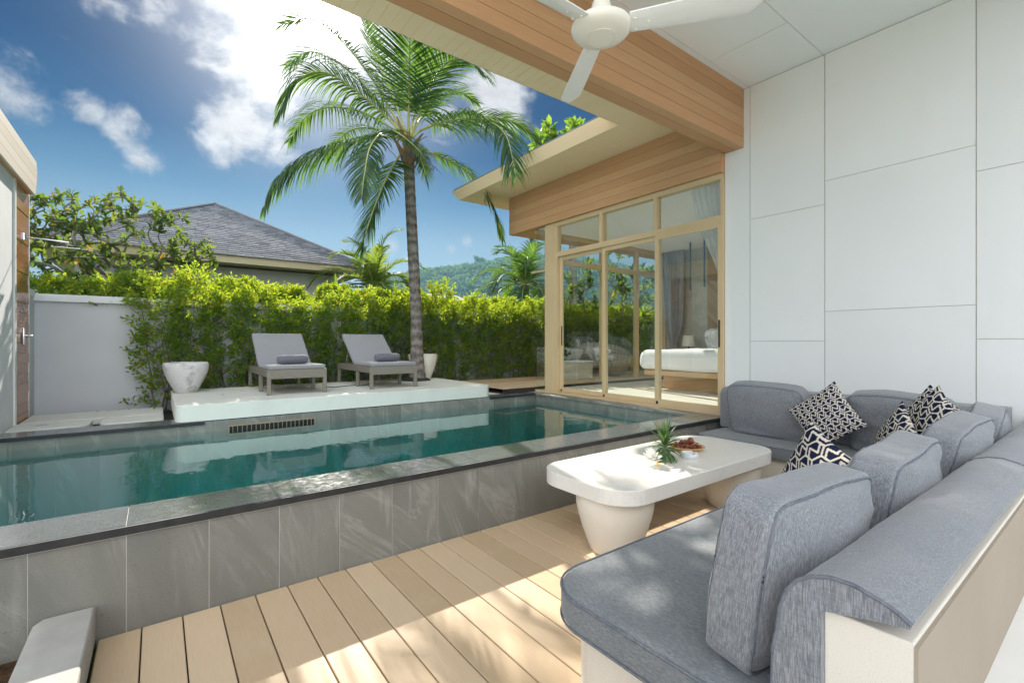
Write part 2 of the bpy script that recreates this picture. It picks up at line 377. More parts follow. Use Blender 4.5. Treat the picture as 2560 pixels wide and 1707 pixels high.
# ------------------------------------------------------------------ geometry helpers
class MB:
    def __init__(s): s.v = []; s.f = []; s.m = []; s.sm = []
    def add(s, vs, fs, mi=0, smooth=False):
        b = len(s.v); s.v.extend([tuple(p) for p in vs])
        for f in fs: s.f.append(tuple(i+b for i in f)); s.m.append(mi); s.sm.append(smooth)
    def box(s, a, b, mi=0):
        (x0, y0, z0), (x1, y1, z1) = a, b
        vs = [(x0, y0, z0), (x1, y0, z0), (x1, y1, z0), (x0, y1, z0), (x0, y0, z1), (x1, y0, z1), (x1, y1, z1), (x0, y1, z1)]
        s.add(vs, [(0, 3, 2, 1), (4, 5, 6, 7), (0, 1, 5, 4), (1, 2, 6, 5), (2, 3, 7, 6), (3, 0, 4, 7)], mi)
    def rbox(s, a, b, r=.01, seg=2, mi=0, smooth=True):
        bm = bmesh.new(); bmesh.ops.create_cube(bm, size=1)
        c = [(a[i]+b[i])/2 for i in range(3)]; d = [abs(b[i]-a[i]) for i in range(3)]
        for v in bm.verts: v.co = Vector((c[0]+v.co.x*d[0], c[1]+v.co.y*d[1], c[2]+v.co.z*d[2]))
        bmesh.ops.bevel(bm, geom=bm.edges[:]+bm.verts[:], offset=min(r, min(d)*.49), segments=seg, profile=.5, affect='EDGES')
        s.bm(bm, mi, smooth)
    def bm(s, bm, mi=0, smooth=False, M=None):
        bm.verts.ensure_lookup_table(); bm.verts.index_update()
        s.add([(M @ v.co if M else v.co) for v in bm.verts], [[v.index for v in f.verts] for f in bm.faces], mi, smooth); bm.free()
    def prism(s, poly, z0, z1, mi=0, bev=0, seg=2, smooth=False, axis='Z'):
        bm = bmesh.new()
        bv = [bm.verts.new((p[0], p[1], z0)) for p in poly]; f = bm.faces.new(bv)
        r = bmesh.ops.extrude_face_region(bm, geom=[f])
        for v in r['geom']:
            if isinstance(v, bmesh.types.BMVert): v.co.z = z1
        bmesh.ops.recalc_face_normals(bm, faces=bm.faces[:])
        if bev:
            ed = [e for e in bm.edges if abs(e.verts[0].co.z-e.verts[1].co.z) < 1e-6]
            bmesh.ops.bevel(bm, geom=ed, offset=bev, segments=seg, profile=.5, affect='EDGES')
        M = None
        if axis == 'X': M = Matrix(((0, 0, 1, 0), (1, 0, 0, 0), (0, 1, 0, 0), (0, 0, 0, 1)))   # poly is (y,z), extrude along x
        if axis == 'Y': M = Matrix(((1, 0, 0, 0), (0, 0, 1, 0), (0, 1, 0, 0), (0, 0, 0, 1)))   # poly is (x,z), extrude along y
        n0 = len(s.f); s.bm(bm, mi, smooth, M)
        if axis == 'Y': s.f[n0:] = [tuple(reversed(q)) for q in s.f[n0:]]
    def tube(s, pts, rad, seg=8, mi=0, cap=True):
        pts = [Vector(p) for p in pts]; k = len(pts)
        rr = rad if isinstance(rad, (list, tuple)) else [rad]*k
        vs = []; up = Vector((0, 0, 1))
        for i, p in enumerate(pts):
            t = (pts[min(i+1, k-1)]-pts[max(i-1, 0)]).normalized()
            a = t.cross(up)
            if a.length < .05: a = t.cross(Vector((1, 0, 0)))
            a.normalize(); b = t.cross(a)
            for j in range(seg):
                q = 2*pi*j/seg; vs.append(p+(a*cos(q)+b*sin(q))*rr[i])
        fs = []
        for i in range(k-1):
            for j in range(seg):
                j2 = (j+1) % seg; fs.append((i*seg+j, (i+1)*seg+j, (i+1)*seg+j2, i*seg+j2))
        if cap: fs.append(tuple(range(seg))); fs.append(tuple((k-1)*seg+j for j in reversed(range(seg))))
        s.add(vs, fs, mi, True)
    def lathe(s, prof, c=(0, 0, 0), seg=32, mi=0, cap=True, wob=0):
        vs = []; fs = []; k = len(prof)
        for (r, z) in prof:
            for j in range(seg):
                q = 2*pi*j/seg; rr = r*(1+wob*sin(3*q+z*9)); vs.append((c[0]+rr*cos(q), c[1]+rr*sin(q), c[2]+z))
        for i in range(k-1):
            for j in range(seg):
                j2 = (j+1) % seg; fs.append((i*seg+j, i*seg+j2, (i+1)*seg+j2, (i+1)*seg+j))
        if cap: fs.append(tuple(reversed(range(seg)))); fs.append(tuple((k-1)*seg+j for j in range(seg)))
        s.add(vs, fs, mi, True)
    def ball(s, c, r, sub=2, mi=0, jit=0, sc=(1, 1, 1)):
        bm = bmesh.new(); bmesh.ops.create_icosphere(bm, subdivisions=sub, radius=1)
        for v in bm.verts:
            f = r*(1+random.uniform(-jit, jit)); v.co = Vector((c[0]+v.co.x*f*sc[0], c[1]+v.co.y*f*sc[1], c[2]+v.co.z*f*sc[2]))
        s.bm(bm, mi, True)
    def build(s, name, mats, parent=None, angle=35, loc=None):
        me = bpy.data.meshes.new(name); me.from_pydata(s.v, [], s.f)
        mats = [mats] if isinstance(mats, str) else mats
        for q in mats: me.materials.append(MATS[q])
        me.polygons.foreach_set('material_index', s.m); me.polygons.foreach_set('use_smooth', s.sm)
        me.update()
        if any(s.sm) and angle: me.set_sharp_from_angle(angle=R(angle))
        return link(name, me, parent, loc)
def link(name, me, parent=None, loc=None):
    o = bpy.data.objects.new(name, me); COL.objects.link(o)
    if parent: o.parent = parent
    if loc: o.location = loc
    return o
def np_mesh(name, V, F, mat_, parent=None, smooth=False):
    me = bpy.data.meshes.new(name); V = np.asarray(V, dtype=np.float32).reshape(-1, 3); F = np.asarray(F, dtype=np.int32)
    nf, k = F.shape
    me.vertices.add(len(V)); me.vertices.foreach_set('co', V.ravel())
    me.loops.add(nf*k); me.loops.foreach_set('vertex_index', F.ravel())
    me.polygons.add(nf); me.polygons.foreach_set('loop_start', np.arange(0, nf*k, k, dtype=np.int32))
    me.polygons.foreach_set('use_smooth', np.full(nf, smooth)); me.update(calc_edges=True)
    me.materials.append(MATS[mat_]); return link(name, me, parent)
def tag(o, label=None, cat=None, group=None, kind=None):
    if label: o['label'] = label
    if cat: o['category'] = cat
    if group: o['group'] = group
    if kind: o['kind'] = kind
    return o
def thing(name, label, cat, loc=(0, 0, 0), rz=0, group=None):
    o = bpy.data.objects.new(name, None); COL.objects.link(o); o.location = loc; o.rotation_euler = (0, 0, rz)
    o.empty_display_size = .1
    return tag(o, label, cat, group)
def copy_tree(o, parent=None):
    c = o.copy(); COL.objects.link(c)
    if parent: c.parent = parent
    for ch in list(o.children): copy_tree(ch, c)
    return c
def rrect(x0, y0, x1, y1, r, seg=6):
    rs = r if isinstance(r, (list, tuple)) else [r]*4
    P = []
    for (cx, cy, a0, rr) in ((x0, y0, pi, rs[0]), (x1, y0, 1.5*pi, rs[1]), (x1, y1, 0, rs[2]), (x0, y1, .5*pi, rs[3])):
        sx = 1 if cx == x0 else -1; sy = 1 if cy == y0 else -1
        if rr <= 0: P.append((cx, cy)); continue
        for i in range(seg+1):
            a = a0+i*pi/2/seg; P.append((cx+sx*rr+rr*cos(a), cy+sy*rr+rr*sin(a)))
    return P
def catmull(P, nseg):
    P = [Vector(p) for p in P]; Q = [P[0]*2-P[1]]+P+[P[-1]*2-P[-2]]; out = []
    m = len(P)-1
    for i in range(nseg+1):
        t = i/nseg*m; k = min(int(t), m-1); f = t-k
        a, b, c, d = Q[k:k+4]
        out.append(.5*((2*b)+(c-a)*f+(2*a-5*b+4*c-d)*f*f+(3*b-a-3*c+d)*f**3))
    return out
#BODY
# ================================================================== setting
g = MB()
for (x0, y0, x1, y1, z) in ((-900, -400, 900, 2.96, -.03), (-900, 2.96, -3.3, 6.4, -.03), (5.33, 2.96, 900, 6.4, -.03), (-900, 6.4, 900, 1500, .36)):
    g.add([(x0, y0, z), (x1, y0, z), (x1, y1, z), (x0, y1, z)], [(0, 1, 2, 3)])
tag(g.build('ground', 'lawn'), kind='structure')
g = MB(); g.box((-1.3, .9, -.02), (-.232, 2.94, .012)); tag(g.build('planting_soil', 'soil'), kind='structure')
g = MB()
for i in range(9):
    for j in range(12):
        if j < 8 or i < 7: g.box((-12.2+i*1.2, -7.7+j*1.2, -.02), (-11.004+i*1.2, -6.504+j*1.2, .0))
tag(g.build('paving', 'tile_floor'), kind='structure')  # unseen pale paving, added to bounce sunlight up to the ceiling
# boards of the timber deck
d = MB()
for k in range(36):
    x0 = -.226+.1645*k
    if x0 > 5.4: break
    d.rbox((x0+.003, .46, -.03), (min(x0+.1615, 5.44), 2.938, 0), .003, 1, smooth=False)
d.box((-.22, .46, -.06), (5.44, 2.938, -.024), 1)
tag(d.build('deck', ['deck_wood', 'dark_gap']), kind='structure')
# raised indoor floor the photographer stands on
f = MB()
for i in range(-3, 7):
    for j in range(-8, 1):
        x0, y0 = .85+i*.9, .285+(j-1)*.9
        x1 = min(x0+.897, 5.44)
        if x1 > x0: f.box((x0, y0, .30), (x1, y0+.8985, .366))
f.box((-1.86, -7.8, .0), (5.44, .284, .362), 1)
tag(f.build('terrace_floor', ['tile_floor', 'grout']), kind='structure')

# ------------------------------------------------------------------ swimming pool
pool = thing('swimming_pool', 'raised grey stone swimming pool with polished dark coping and teal water', 'swimming pool', (0, 0, 0))
m = MB()
for k in range(-8, 18):
    x0 = -.459+.338*k; x1 = min(x0+.338, 5.44)
    if x1 > x0+.02: m.box((x0+.002, 2.945, -.04), (x1-.002, 2.962, .476))
m.box((-3.2, 2.9436, .462), (5.44, 2.9449, .470), 1)
m.box((-3.2, 2.9475, -.06), (5.44, 3.27, .474), 1)
m.build('front_wall', ['stone_tile', 'grout'], pool)
m = MB(); b = MB()
for k in range(-4, 9):
    x0 = -.122+.676*k; x1 = min(x0+.676, 5.44)
    if x1 <= x0+.02: continue
    m.rbox((x0+.0015, 2.943, .479), (x1-.0015, 3.29, .512), .002, 1, smooth=False)
m.box((-3.2, 2.953, .474), (5.44, 3.28, .506), 1)
m.build('coping', ['granite', 'grout'], pool)
m = MB(); m.box((-3.2, 2.926, .470), (5.44, 2.9425, .509)); m.build('edge_strip', 'black_stone', pool)
m = MB()
def tiled(mb, axis, fix, a0, a1, z0, z1, p, off, t=.012):
    k = math.floor((a0-off)/p)
    while off+k*p < a1:
        s0 = max(a0, off+k*p)+.0015; s1 = min(a1, off+(k+1)*p)-.0015; k += 1
        if s1 <= s0: continue
        if axis == 'X': mb.box((s0, fix, z0), (s1, fix+t, z1))
        else: mb.box((fix, s0, z0), (fix+t, s1, z1))
tiled(m, 'X', 6.28, -3.2, 5.23, -.95, .505, .3215, .177)
tiled(m, 'Y', 5.23, 3.28, 6.28, -.95, .470, .3215, .1)
tiled(m, 'X', 3.268, -3.2, 5.23, -.95, .470, .338, -.459, .012)
m.build('pool_wall', 'stone_tile', pool); m = MB()
for x in np.arange(-3.2, 5.23, .645):
    for y in np.arange(3.28, 6.28, .6):
        m.box((x+.009, y+.009, -.96), (x+.636, y+.591, -.90))
m.box((-3.3, 3.2, -1.1), (5.4, 6.45, -.93), 2)
m.box((-3.3, 6.288, -1), (5.4, 6.47, .474), 1); m.box((5.238, 2.96, -1), (5.44, 6.45, .474), 1); m.box((-3.4, 2.96, -1), (-3.2, 6.45, .474), 1)
m.build('basin', ['pool_tile', 'grout', 'black_stone'], pool)
m = MB()
for k in range(-4, 2):
    x0 = -.144+.643*k; x1 = min(x0+.643, .42)
    if x1 > x0: m.box((x0+.001, 6.262, .48), (x1-.001, 6.60, .512))
m.build('coping', 'granite', pool); m = MB()
for k in range(2):
    x0 = 4.26+.49*k; m.box((x0, 6.262, .48), (x0+.488, 6.50, .512))
m.build('coping', 'granite', pool)
m = MB(); m.box((-3.2, 6.25, .474), (.42, 6.2615, .509)); m.build('edge_strip', 'black_stone', pool); m = MB(); m.box((4.26, 6.25, .474), (5.23, 6.2615, .509)); m.build('edge_strip', 'black_stone', pool)
m = MB()
for k in range(6): m.rbox((5.20, 3.292+k*.54, .475), (5.452, 3.829+k*.54, .512), .004, 1)
m.build('side_coping', 'stone_tile', pool)
m = MB()
m.box((.64, 6.262, .328), (1.60, 6.2795, .345)); m.box((.64, 6.262, .425), (1.60, 6.2795, .442)); m.box((.64, 6.262, .346), (.658, 6.2795, .424)); m.box((1.582, 6.262, .346), (1.60, 6.2795, .424))
for k in range(19):
    x = .690+k*.0475; m.box((x, 6.264, .346), (x+.006, 6.276, .424))
gr = m.build('overflow_grille', 'rust_steel', pool); m = MB(); m.box((.659, 6.277, .346), (1.581, 6.2797, .424)); m.build('opening', 'void', gr)
w = MB(); w.box((-3.25, 3.274, -.92), (5.236, 6.286, .385)); tag(w.build('water', 'water'), kind='structure')

# sunbathing platform
plat = thing('sunbathing_platform', 'white stone platform with rounded corners carrying two sun loungers beside the pool', 'platform', (0, 0, 0))
m = MB(); m.prism(rrect(.15, 6.272, 4.30, 8.34, [.12, .12, .02, .02], 8), .513, .70, bev=.006, seg=2)
m.build('slab', 'platform_stone', plat)
m = MB(); m.lathe([(.001, .0), (.30, .0), (.26, .03), (.12, .055), (.001, .06)], (3.72, 7.88, .70), 28, wob=.03, cap=False); m.build('mulch_ring', 'black_gravel', plat)
# stepping slabs at the shower
gp = 'white stepping slabs in front of the shower'
for nm, lab, poly, z in (
    ('stepping_slab', 'long white stepping slab lying against the grey boundary wall', rrect(-1.27, 7.70, .06, 8.45, .03), .462),
    ('stepping_slab', 'white stepping slab with a round drain cover beside the shower panel', rrect(-1.28, 7.10, -.62, 7.64, [.02, .12, .12, .02]), .462),
    ('stepping_slab', 'white stepping slab between the drain slab and the lounger platform', rrect(-.53, 7.08, .06, 7.64, [.12, .02, .02, .12]), .462),
    ('stepping_slab', 'low white slab along the far pool coping by the shower', rrect(-3.4, 6.605, .12, 7.05, .02), .44)):
    m = MB(); m.prism(poly, .37, z, bev=.006); tag(m.build(nm, 'platform_stone'), lab, 'slab', gp)
m = MB(); m.lathe([(.001, .004), (.045, .004), (.05, 0)], (-1.03, 7.35, .462), 20, cap=False); tag(m.build('drain_cover', 'metal_chrome'), 'small round metal drain cover set in a white stepping slab', 'drain')
m = MB(); m.box((-1.29, 6.61, .3), (.14, 8.72, .385)); tag(m.build('gravel', 'black_gravel'), kind='structure')
# walkway to the bedroom
m = MB()
for k in range(40):
    y0 = 6.52+k*.12
    if y0 > 8.2: break
    m.box((4.70, y0+.002, .53), (14, y0+.118, .60))
m.box((4.70, 6.5, .513), (14, 8.34, .585), 1)
tag(m.build('path', ['deck_wood', 'dark_gap']), kind='structure')
m = MB(); m.box((4.302, 6.51, .36), (4.695, 8.4, .503)); tag(m.build('paving', 'platform_stone'), kind='structure')

# white concrete block in the front corner
m = MB()
m.prism([(-.437, .9), (-.232, .9), (-.232, 2.94), (-.41, 2.94), (-.437, 2.89)], -.02, .165, bev=.012, seg=3, smooth=True)
tag(m.build('concrete_block', 'concrete'), 'low pale concrete block at the corner of deck and soil', 'block')
def drop_leaf(name, label, p, rz, L, matn, curl=.3):
    vs = []; fs = []
    for i in range(7):
        t = i/6; w = L*.2*math.sin(pi*min(1, t*1.02))**.8+.0008; z = L*curl*(t-.4)**2*1.6
        x = L*(t-.5); vs += [(x, -w, z+w*.25), (x, 0, z), (x, w, z+w*.25)]
    for i in range(6):
        for j in range(2): a = i*3+j; fs.append((a, a+3, a+4, a+1))
    m = MB(); m.add(vs, fs, 0, True); o = m.build(name, matn, None, 0, p); o.rotation_euler = (random.uniform(-.2, .2), random.uniform(-.2, .2), rz)
    return tag(o, label, 'leaf')
drop_leaf('fallen_leaf', 'brown yellow fallen leaf on soil against the stone pool wall', (-.60, 2.88, .022), .35, .15, 'dry_leaf', .15)
for x, y, s in ((.55, 7.75, .05), (.95, 7.6, .045), (.68, 7.2, .035)):
    tag(drop_leaf('dry_leaf', '', (x, y, .706), s*60, s, 'dry_leaf'), 'tiny dry brown leaf lying on the white platform left of the loungers', 'leaf', 'dry leaves on the platform')
for i in range(7):
    tag(drop_leaf('dry_leaf', '', (-.75+.11*i, 8.38-.05*(i % 3), .468), i*1.3, .04, 'dry_leaf'), 'tiny dry brown leaf on the stepping slab along the boundary wall', 'leaf', 'dry leaves on the stepping slab')

# ------------------------------------------------------------------ house
RX = .55
house = thing('villa', 'modern villa with white panelled wall, wood clad beam and glazed bedroom', 'house', (0, 0, 0))
PX = 5.45
m = MB()       # white wall of big panels; 8 mm shadow joints between them
cols = [(2.695, 2.995, [0, 4.3295]), (1.934, 2.692, [0, 1.405, 2.799, 4.3295]), (.819, 1.931, [0, 1.706, 3.036, 4.3295]), (-1.2, .816, [0, 1.421, 2.813, 4.3295])]
for y0, y1, zs in cols:
    for a, b in zip(zs, zs[1:]): m.box((PX, y0+.0025, a+.0025 if a else .0), (PX+.03, y1-.0025, b-.0025))
m.box((PX+.008, -1.2, 0), (PX+.20, 2.994, 4.33), 1)
# part of the wall under the beam is flush with the outer beam face
m.build('panelled_wall', ['white_panel', 'grout'], house)
m = MB()
for (x0, y0, x1, y1) in ((RX, 2.706, PX, 2.765), (4.636, 1.946, PX, 2.700), (2.2, 1.946, 4.632, 2.700), (RX, 1.946, 2.196, 2.700), (RX, -.7, 1.9, 1.94), (1.904, -.7, PX, 1.94)):
    m.box((x0, y0, 4.33), (x1-.003, y1, 4.345))
m.box((RX, -.7, 4.338), (PX+.2, 3.0, 4.42), 1)
m.build('ceiling', ['ceiling_paint', 'grout'], house)
m = MB()       # wood clad beam: planks on the inner face and below
zs = np.linspace(3.655, 4.33, 7)
for k in range(6): m.box((RX, 2.765, zs[k]+.002), (PX-.002, 2.785, zs[k+1]-.002))
for a, b in ((2.7655, 2.863), (2.868, 2.99)): m.box((RX, a+.001, 3.65), (PX-.002, b, 3.664))
m.box((RX+.004, 2.776, 3.660), (PX-.002, 2.985, 4.32), 1); m.box((RX, 2.775, 3.665), (RX+.003, 2.989, 4.25))
m.build('beam', ['wood_beam', 'dark_gap'], house)
m = MB()       # cream boarded soffit, terrace side (boards run in Y) and bedroom side (boards run in X)
x = RX
while x < 4.63:
    m.box((x+.001, 2.992, 4.12), (min(x+.105, 4.639)-.001, 3.931, 4.135)); x += .105
y = 3.933
while y < 7.862:
    m.box((4.634, y+.0012, 4.12), (9.9, min(y+.105, 7.862)-.0012, 4.135)); y += .105
x = 4.641
while x < 9.9: m.box((x+.0015, 2.992, 4.12), (x+.1035, 3.931, 4.135)); x += .105
m.box((RX, 2.992, 4.1235), (9.9, 3.926, 4.15), 1); m.box((4.640, 3.927, 4.1235), (9.9, 7.857, 4.15), 1)
m.build('soffit', ['cream_soffit', 'grout'], house)
m = MB()       # sloping eave boards, leaning outwards
def eave(p, q, n, h=.16, o=.10, t=.02):
    p = Vector(p); q = Vector(q); n = Vector(n)
    up = Vector((0, 0, h))+n*o
    vs = [p, q, q+up, p+up, p-n*t, q-n*t, q+up-n*t, p+up-n*t]
    m.add(vs, [(0, 1, 2, 3), (7, 6, 5, 4), (3, 2, 6, 7), (0, 4, 5, 1)])
e = .16; o_ = .10
vs = []
path = [(RX, 3.933), (4.634, 3.933), (4.634, 7.867), (9.9, 7.867)]
nrm = [(0, 1), (-1, 1), (-1, 1), (0, 1)]
lo = [Vector((x, y, 4.118)) for x, y in path]; hi = [Vector((x+nx*o_, y+ny*o_, 4.118+e)) for (x, y), (nx, ny) in zip(path, nrm)]
inn = [Vector((x-nx*.03, y-ny*.03, 4.15)) for (x, y), (nx, ny) in zip(path, nrm)]
ihi = [Vector((h.x-nx*.03, h.y-ny*.03, h.z)) for h, (nx, ny) in zip(hi, nrm)]
L = lo+hi+ihi+inn
for i in range(3):
    m.add([lo[i], lo[i+1], hi[i+1], hi[i]], [(0, 1, 2, 3)]); m.add([hi[i], hi[i+1], ihi[i+1], ihi[i]], [(0, 1, 2, 3)]); m.add([ihi[i], ihi[i+1], inn[i+1], inn[i]], [(0, 1, 2, 3)])
m.build('eave_board', 'cream_soffit', house)
m = MB()       # roof of two slabs behind the eave boards, thin dark metal edge
m.prism([(RX, 2.80), (9.9, 2.80), (9.9, 3.03), (RX, 3.03)], 4.4215, 4.45)
m.prism([(RX, 2.995), (9.9, 2.995), (9.9, 7.932), (4.549, 7.932), (4.549, 3.996), (RX, 3.996)], 4.282, 4.31)
m.prism([(RX, -.75), (9.9, -.75), (9.9, 2.797), (RX, 2.797)], 4.4215, 4.46); m.box((RX, 2.993, 4.312), (9.9, 3.02, 4.42))
m.prism([(RX, 2.99), (9.9, 2.99), (9.9, 7.74), (4.79, 7.74), (4.79, 3.78), (RX, 3.78)], 4.155, 4.278)
m.build('roof', 'shingle', house)
m = MB(); zs = np.linspace(3.425, 4.118, 7)
for k in range(6):
    m.box((5.36, 3.0, zs[k]+.0015), (5.38, 7.22, zs[k+1]-.0015)); m.box((5.3802, 7.20, zs[k]+.0015), (9.9, 7.22, zs[k+1]-.0015))
m.box((5.372, 3.0, 3.425), (5.45, 7.21, 4.116), 1); m.box((5.45, 7.03, 3.43), (9.88, 7.21, 4.116), 1)
m.box((5.36, 2.992, 3.42), (5.449, 2.9985, 3.648))
for k in range(2): m.box((5.361+k*.05, 3.0, 3.42), (5.409+k*.05, 7.217, 3.432))
m.box((5.4635, 6.535, 3.42), (9.9, 7.195, 3.432), 0)
m.build('wood_fascia', ['wood_fascia', 'dark_gap'], house)
# glazed wall of the bedroom
gw = MB()
FX0, FX1 = 5.41, 5.51
gw.box((FX0-.005, 3.0, .512), (FX1+.005, 6.52, .545))                       # sill track
gw.box((FX0, 3.0, 3.352), (FX1, 6.23, 3.419)); gw.box((FX0+.001, 3.0, 2.835), (FX1-.001, 6.02, 2.915))
gw.box((FX0-.006, 6.03, .545), (FX1+.006, 6.23, 3.418)); gw.box((FX0+.002, 5.93, .545), (FX1-.002, 6.03, 3.352))
for y in (4.915, 3.93): gw.box((FX0+.002, y, 2.915), (FX1-.002, y+.06, 3.352))
gw.box((FX0+.002, 2.997, .545), (FX1-.002, 3.03, 3.352))
gw.box((5.40, 6.23, 2.63), (5.46, 6.62, 2.655))
gw.build('window_frame', 'cream_metal', house)
for (y0, y1) in ((4.977, 5.93), (3.992, 4.914), (3.032, 3.929)):
    m = MB(); m.box((5.456, y0, 2.916), (5.463, y1, 3.351)); m.build('window_pane', 'glass', house)
m = MB(); m.box((5.446, 6.235, .546), (5.454, 6.52, 2.628)); m.box((5.446, 6.235, 2.657), (5.454, 6.52, 3.417)); m.build('corner_pane', 'glass', house)
m = MB(); m.box((5.456, 6.512, .60), (5.75, 6.52, 3.417)); m.build('corner_pane', 'glass', house)
for (y0, y1, x, hnd) in ((4.88, 5.925, 5.485, 5.86), (3.90, 4.945, 5.455, None), (3.0, 3.965, 5.425, 3.03)):
    m = MB(); z0, z1 = .546, 2.834; a, b = x-.015, x+.015
    m.box((a, y0, z0), (b, y0+.062, z1)); m.box((a, y1-.062, z0), (b, y1, z1)); m.box((a, y0+.062, z0), (b, y1-.062, z0+.075)); m.box((a, y0+.062, z1-.06), (b, y1-.062, z1))
    dr = m.build('sliding_door', 'cream_metal', house)
    m = MB(); m.box((x-.004, y0+.060, z0+.073), (x+.004, y1-.060, z1-.058)); m.build('pane', 'glass', dr)
    if hnd:
        m = MB(); m.rbox((a-.012, hnd, 1.33), (a-.0005, hnd+.022, 1.66), .004, 1); m.build('handle', 'black_plastic', dr)
    m = MB(); m.rbox((a-.006, y1-.055, z0+.012), (a-.0005, y1-.02, z0+.05), .002, 1); m.build('stopper', 'black_plastic', dr)
# rear glazing
m = MB()
m.box((5.75, 6.56, .545), (9.4, 6.64, .615)); m.box((5.51, 6.56, 3.352), (9.4, 6.64, 3.419)); m.box((5.75, 6.561, 2.85), (9.4, 6.639, 2.945))
for x in (5.75, 7.22, 8.30, 9.34): m.box((x, 6.5595, .615), (x+.09, 6.6405, 3.352))
m.build('rear_window_frame', 'cream_metal', house)
for x0, x1 in ((5.841, 7.219), (7.311, 8.299), (8.391, 9.339)):
    m = MB(); m.box((x0, 6.597, .616), (x1, 6.603, 2.849)); m.box((x0, 6.597, 2.946), (x1, 6.603, 3.351)); m.build('rear_pane', 'glass', house)
m = MB(); m.box((5.452, 3.03, .43), (9.40, 6.56, .545)); m.build('bedroom_floor', 'room_floor', house)
m = MB(); m.box((5.512, 2.8, 3.421), (9.55, 6.56, 3.45)); m.box((5.66, 2.80, .43), (9.40, 2.93, 3.42)); m.box((9.52, 2.8, .43), (9.62, 6.66, 3.45)); m.box((9.40, 6.645, .43), (9.9, 6.75, 3.43))
m.build('bedroom_wall', 'room_paint', house)
m = MB(); m.box((9.40, 5.555, .546), (9.519, 6.555, 3.42)); m.build('stone_wall', 'feature_stone', house)
m = MB()       # herringbone boards behind the bed
def poly_clip(P, a, b, c):     # keep a*y+b*z<=c
    out = []
    for i in range(len(P)):
        p, q = P[i], P[(i+1) % len(P)]; fp = a*p[0]+b*p[1]-c; fq = a*q[0]+b*q[1]-c
        if fp <= 0: out.append(p)
        if fp*fq < 0: t = fp/(fp-fq); out.append((p[0]+(q[0]-p[0])*t, p[1]+(q[1]-p[1])*t))
    return out
for c in range(6):
    y0, y1 = 2.95+c*.434, 2.95+(c+1)*.434; sg = 1 if c % 2 else -1
    for k in range(-12, 45):
        z0 = .5+k*.105
        P = [(y0, z0), (y1, z0+sg*.434), (y1, z0+sg*.434+.100), (y0, z0+.100)]
        P = poly_clip(poly_clip(P, 0, 1, 3.415), 0, -1, -.55)
        if len(P) > 2: m.prism(P, 9.40, 9.425, axis='X')
m.box((9.415, 2.94, .55), (9.519, 5.553, 3.417), 1)
m.build('chevron_panel', ['chevron', 'dark_gap'], house)

# ------------------------------------------------------------------ shower pavilion on the left
sp = thing('shower_pavilion', 'pale pavilion with plank fascia and red timber shower panel at the left', 'pavilion', (0, 0, 0))
m = MB(); m.box((-1.6, 5.2, 0), (-1.29, 7.56, 3.30)); m.box((-2.1, 5.2, 0), (-1.602, 5.4, 3.3)); m.build('wall', 'cap_paint', sp)
m = MB(); m.box((-1.33, 7.562, .36), (-1.275, 7.63, 3.27)); m.box((-1.33, 8.335, .36), (-1.283, 8.365, 3.29)); m.build('trim', 'white_panel', sp)
m = MB()
for k in range(24):
    z0 = .42+.12*k
    m.box((-1.33, 7.632, z0+.0015), (-1.285-.003*(k % 3), 8.333, z0+.1185))
m.box((-1.36, 7.632, .4), (-1.31, 8.334, 3.29), 1); m.build('timber_panel', ['red_plank', 'dark_gap'], sp)
m = MB()
prof = [3.225, 3.335, 3.445, 3.555, 3.66]
for k in range(4):
    za, zb = prof[k]+.002, prof[k+1]-.002
    ye = lambda z: 8.30+.11*min(1, (z-3.225)/.25) - (.05*max(0, (z-3.6)/.06))
    m.prism([(4.9, za), (ye(za), za), (ye(zb), zb), (4.9, zb)], -1.245, -1.222, axis='X')
    m.prism([(ye(za)-.02, za), (ye(za)-.002, za), (ye(zb)-.002, zb), (ye(zb)-.02, zb)], -2.2, -1.2455, axis='X')
m.build('fascia', 'pale_plank', sp)
m = MB(); m.prism([(4.9, 3.30), (8.36, 3.30), (8.36, 3.64), (4.9, 3.64)], -2.2, -1.247, axis='X'); m.build('roof', 'house_fascia', sp)
m = MB()
for k in range(6): m.box((-1.3465-.1*k, 4.9, 3.23), (-1.2475-.1*k, 8.30, 3.245))
m.build('soffit', 'wood_fascia', sp)
sh = thing('shower', 'chrome rain shower with square head sticking out of the red timber panel', 'shower', (-1.285, 8.03, 0))
m = MB(); m.tube([(0, 0, 2.655), (.40, 0, 2.635)], .009, 10); m.lathe([(.001, -.04), (.03, -.04), (.03, .04), (.001, .04)], (0.004, 0, 2.655), 16); m.build('arm', 'metal_chrome', sh)
m = MB(); m.rbox((.25, -.13, 2.545), (.52, .13, 2.554), .003, 1); m.tube([(.385, 0, 2.5545), (.385, 0, 2.635)], .008, 8)
m.build('shower_head', 'metal_chrome', sh)
m = MB(); m.rbox((.0, -.065, 1.36), (.018, .0, 1.56), .006, 2); m.tube([(.018, -.03, 1.47), (.07, -.03, 1.47)], .016, 12); m.rbox((.065, -.02, 1.455), (.085, .10, 1.487), .006, 2); m.build('valve', 'metal_chrome', sh)

# ------------------------------------------------------------------ boundary wall
bw = thing('boundary_wall', 'grey rendered garden wall with projecting pale cap behind the loungers', 'wall', (0, 0, 0))
m = MB(); m.box((-1.6, 8.75, .3), (16.0, 8.93, 1.93)); m.box((-1.62, 8.367, .3), (-1.30, 8.75, 1.98)); m.build('wall', 'wall_paint', bw)
m = MB(); m.rbox((-1.64, 8.70, 1.932), (16.0, 8.98, 2.03), .006, 1, smooth=False); m.rbox((-1.64, 8.366, 1.982), (-1.285, 8.698, 2.07), .006, 1, smooth=False); m.build('cap', 'cap_paint', bw)
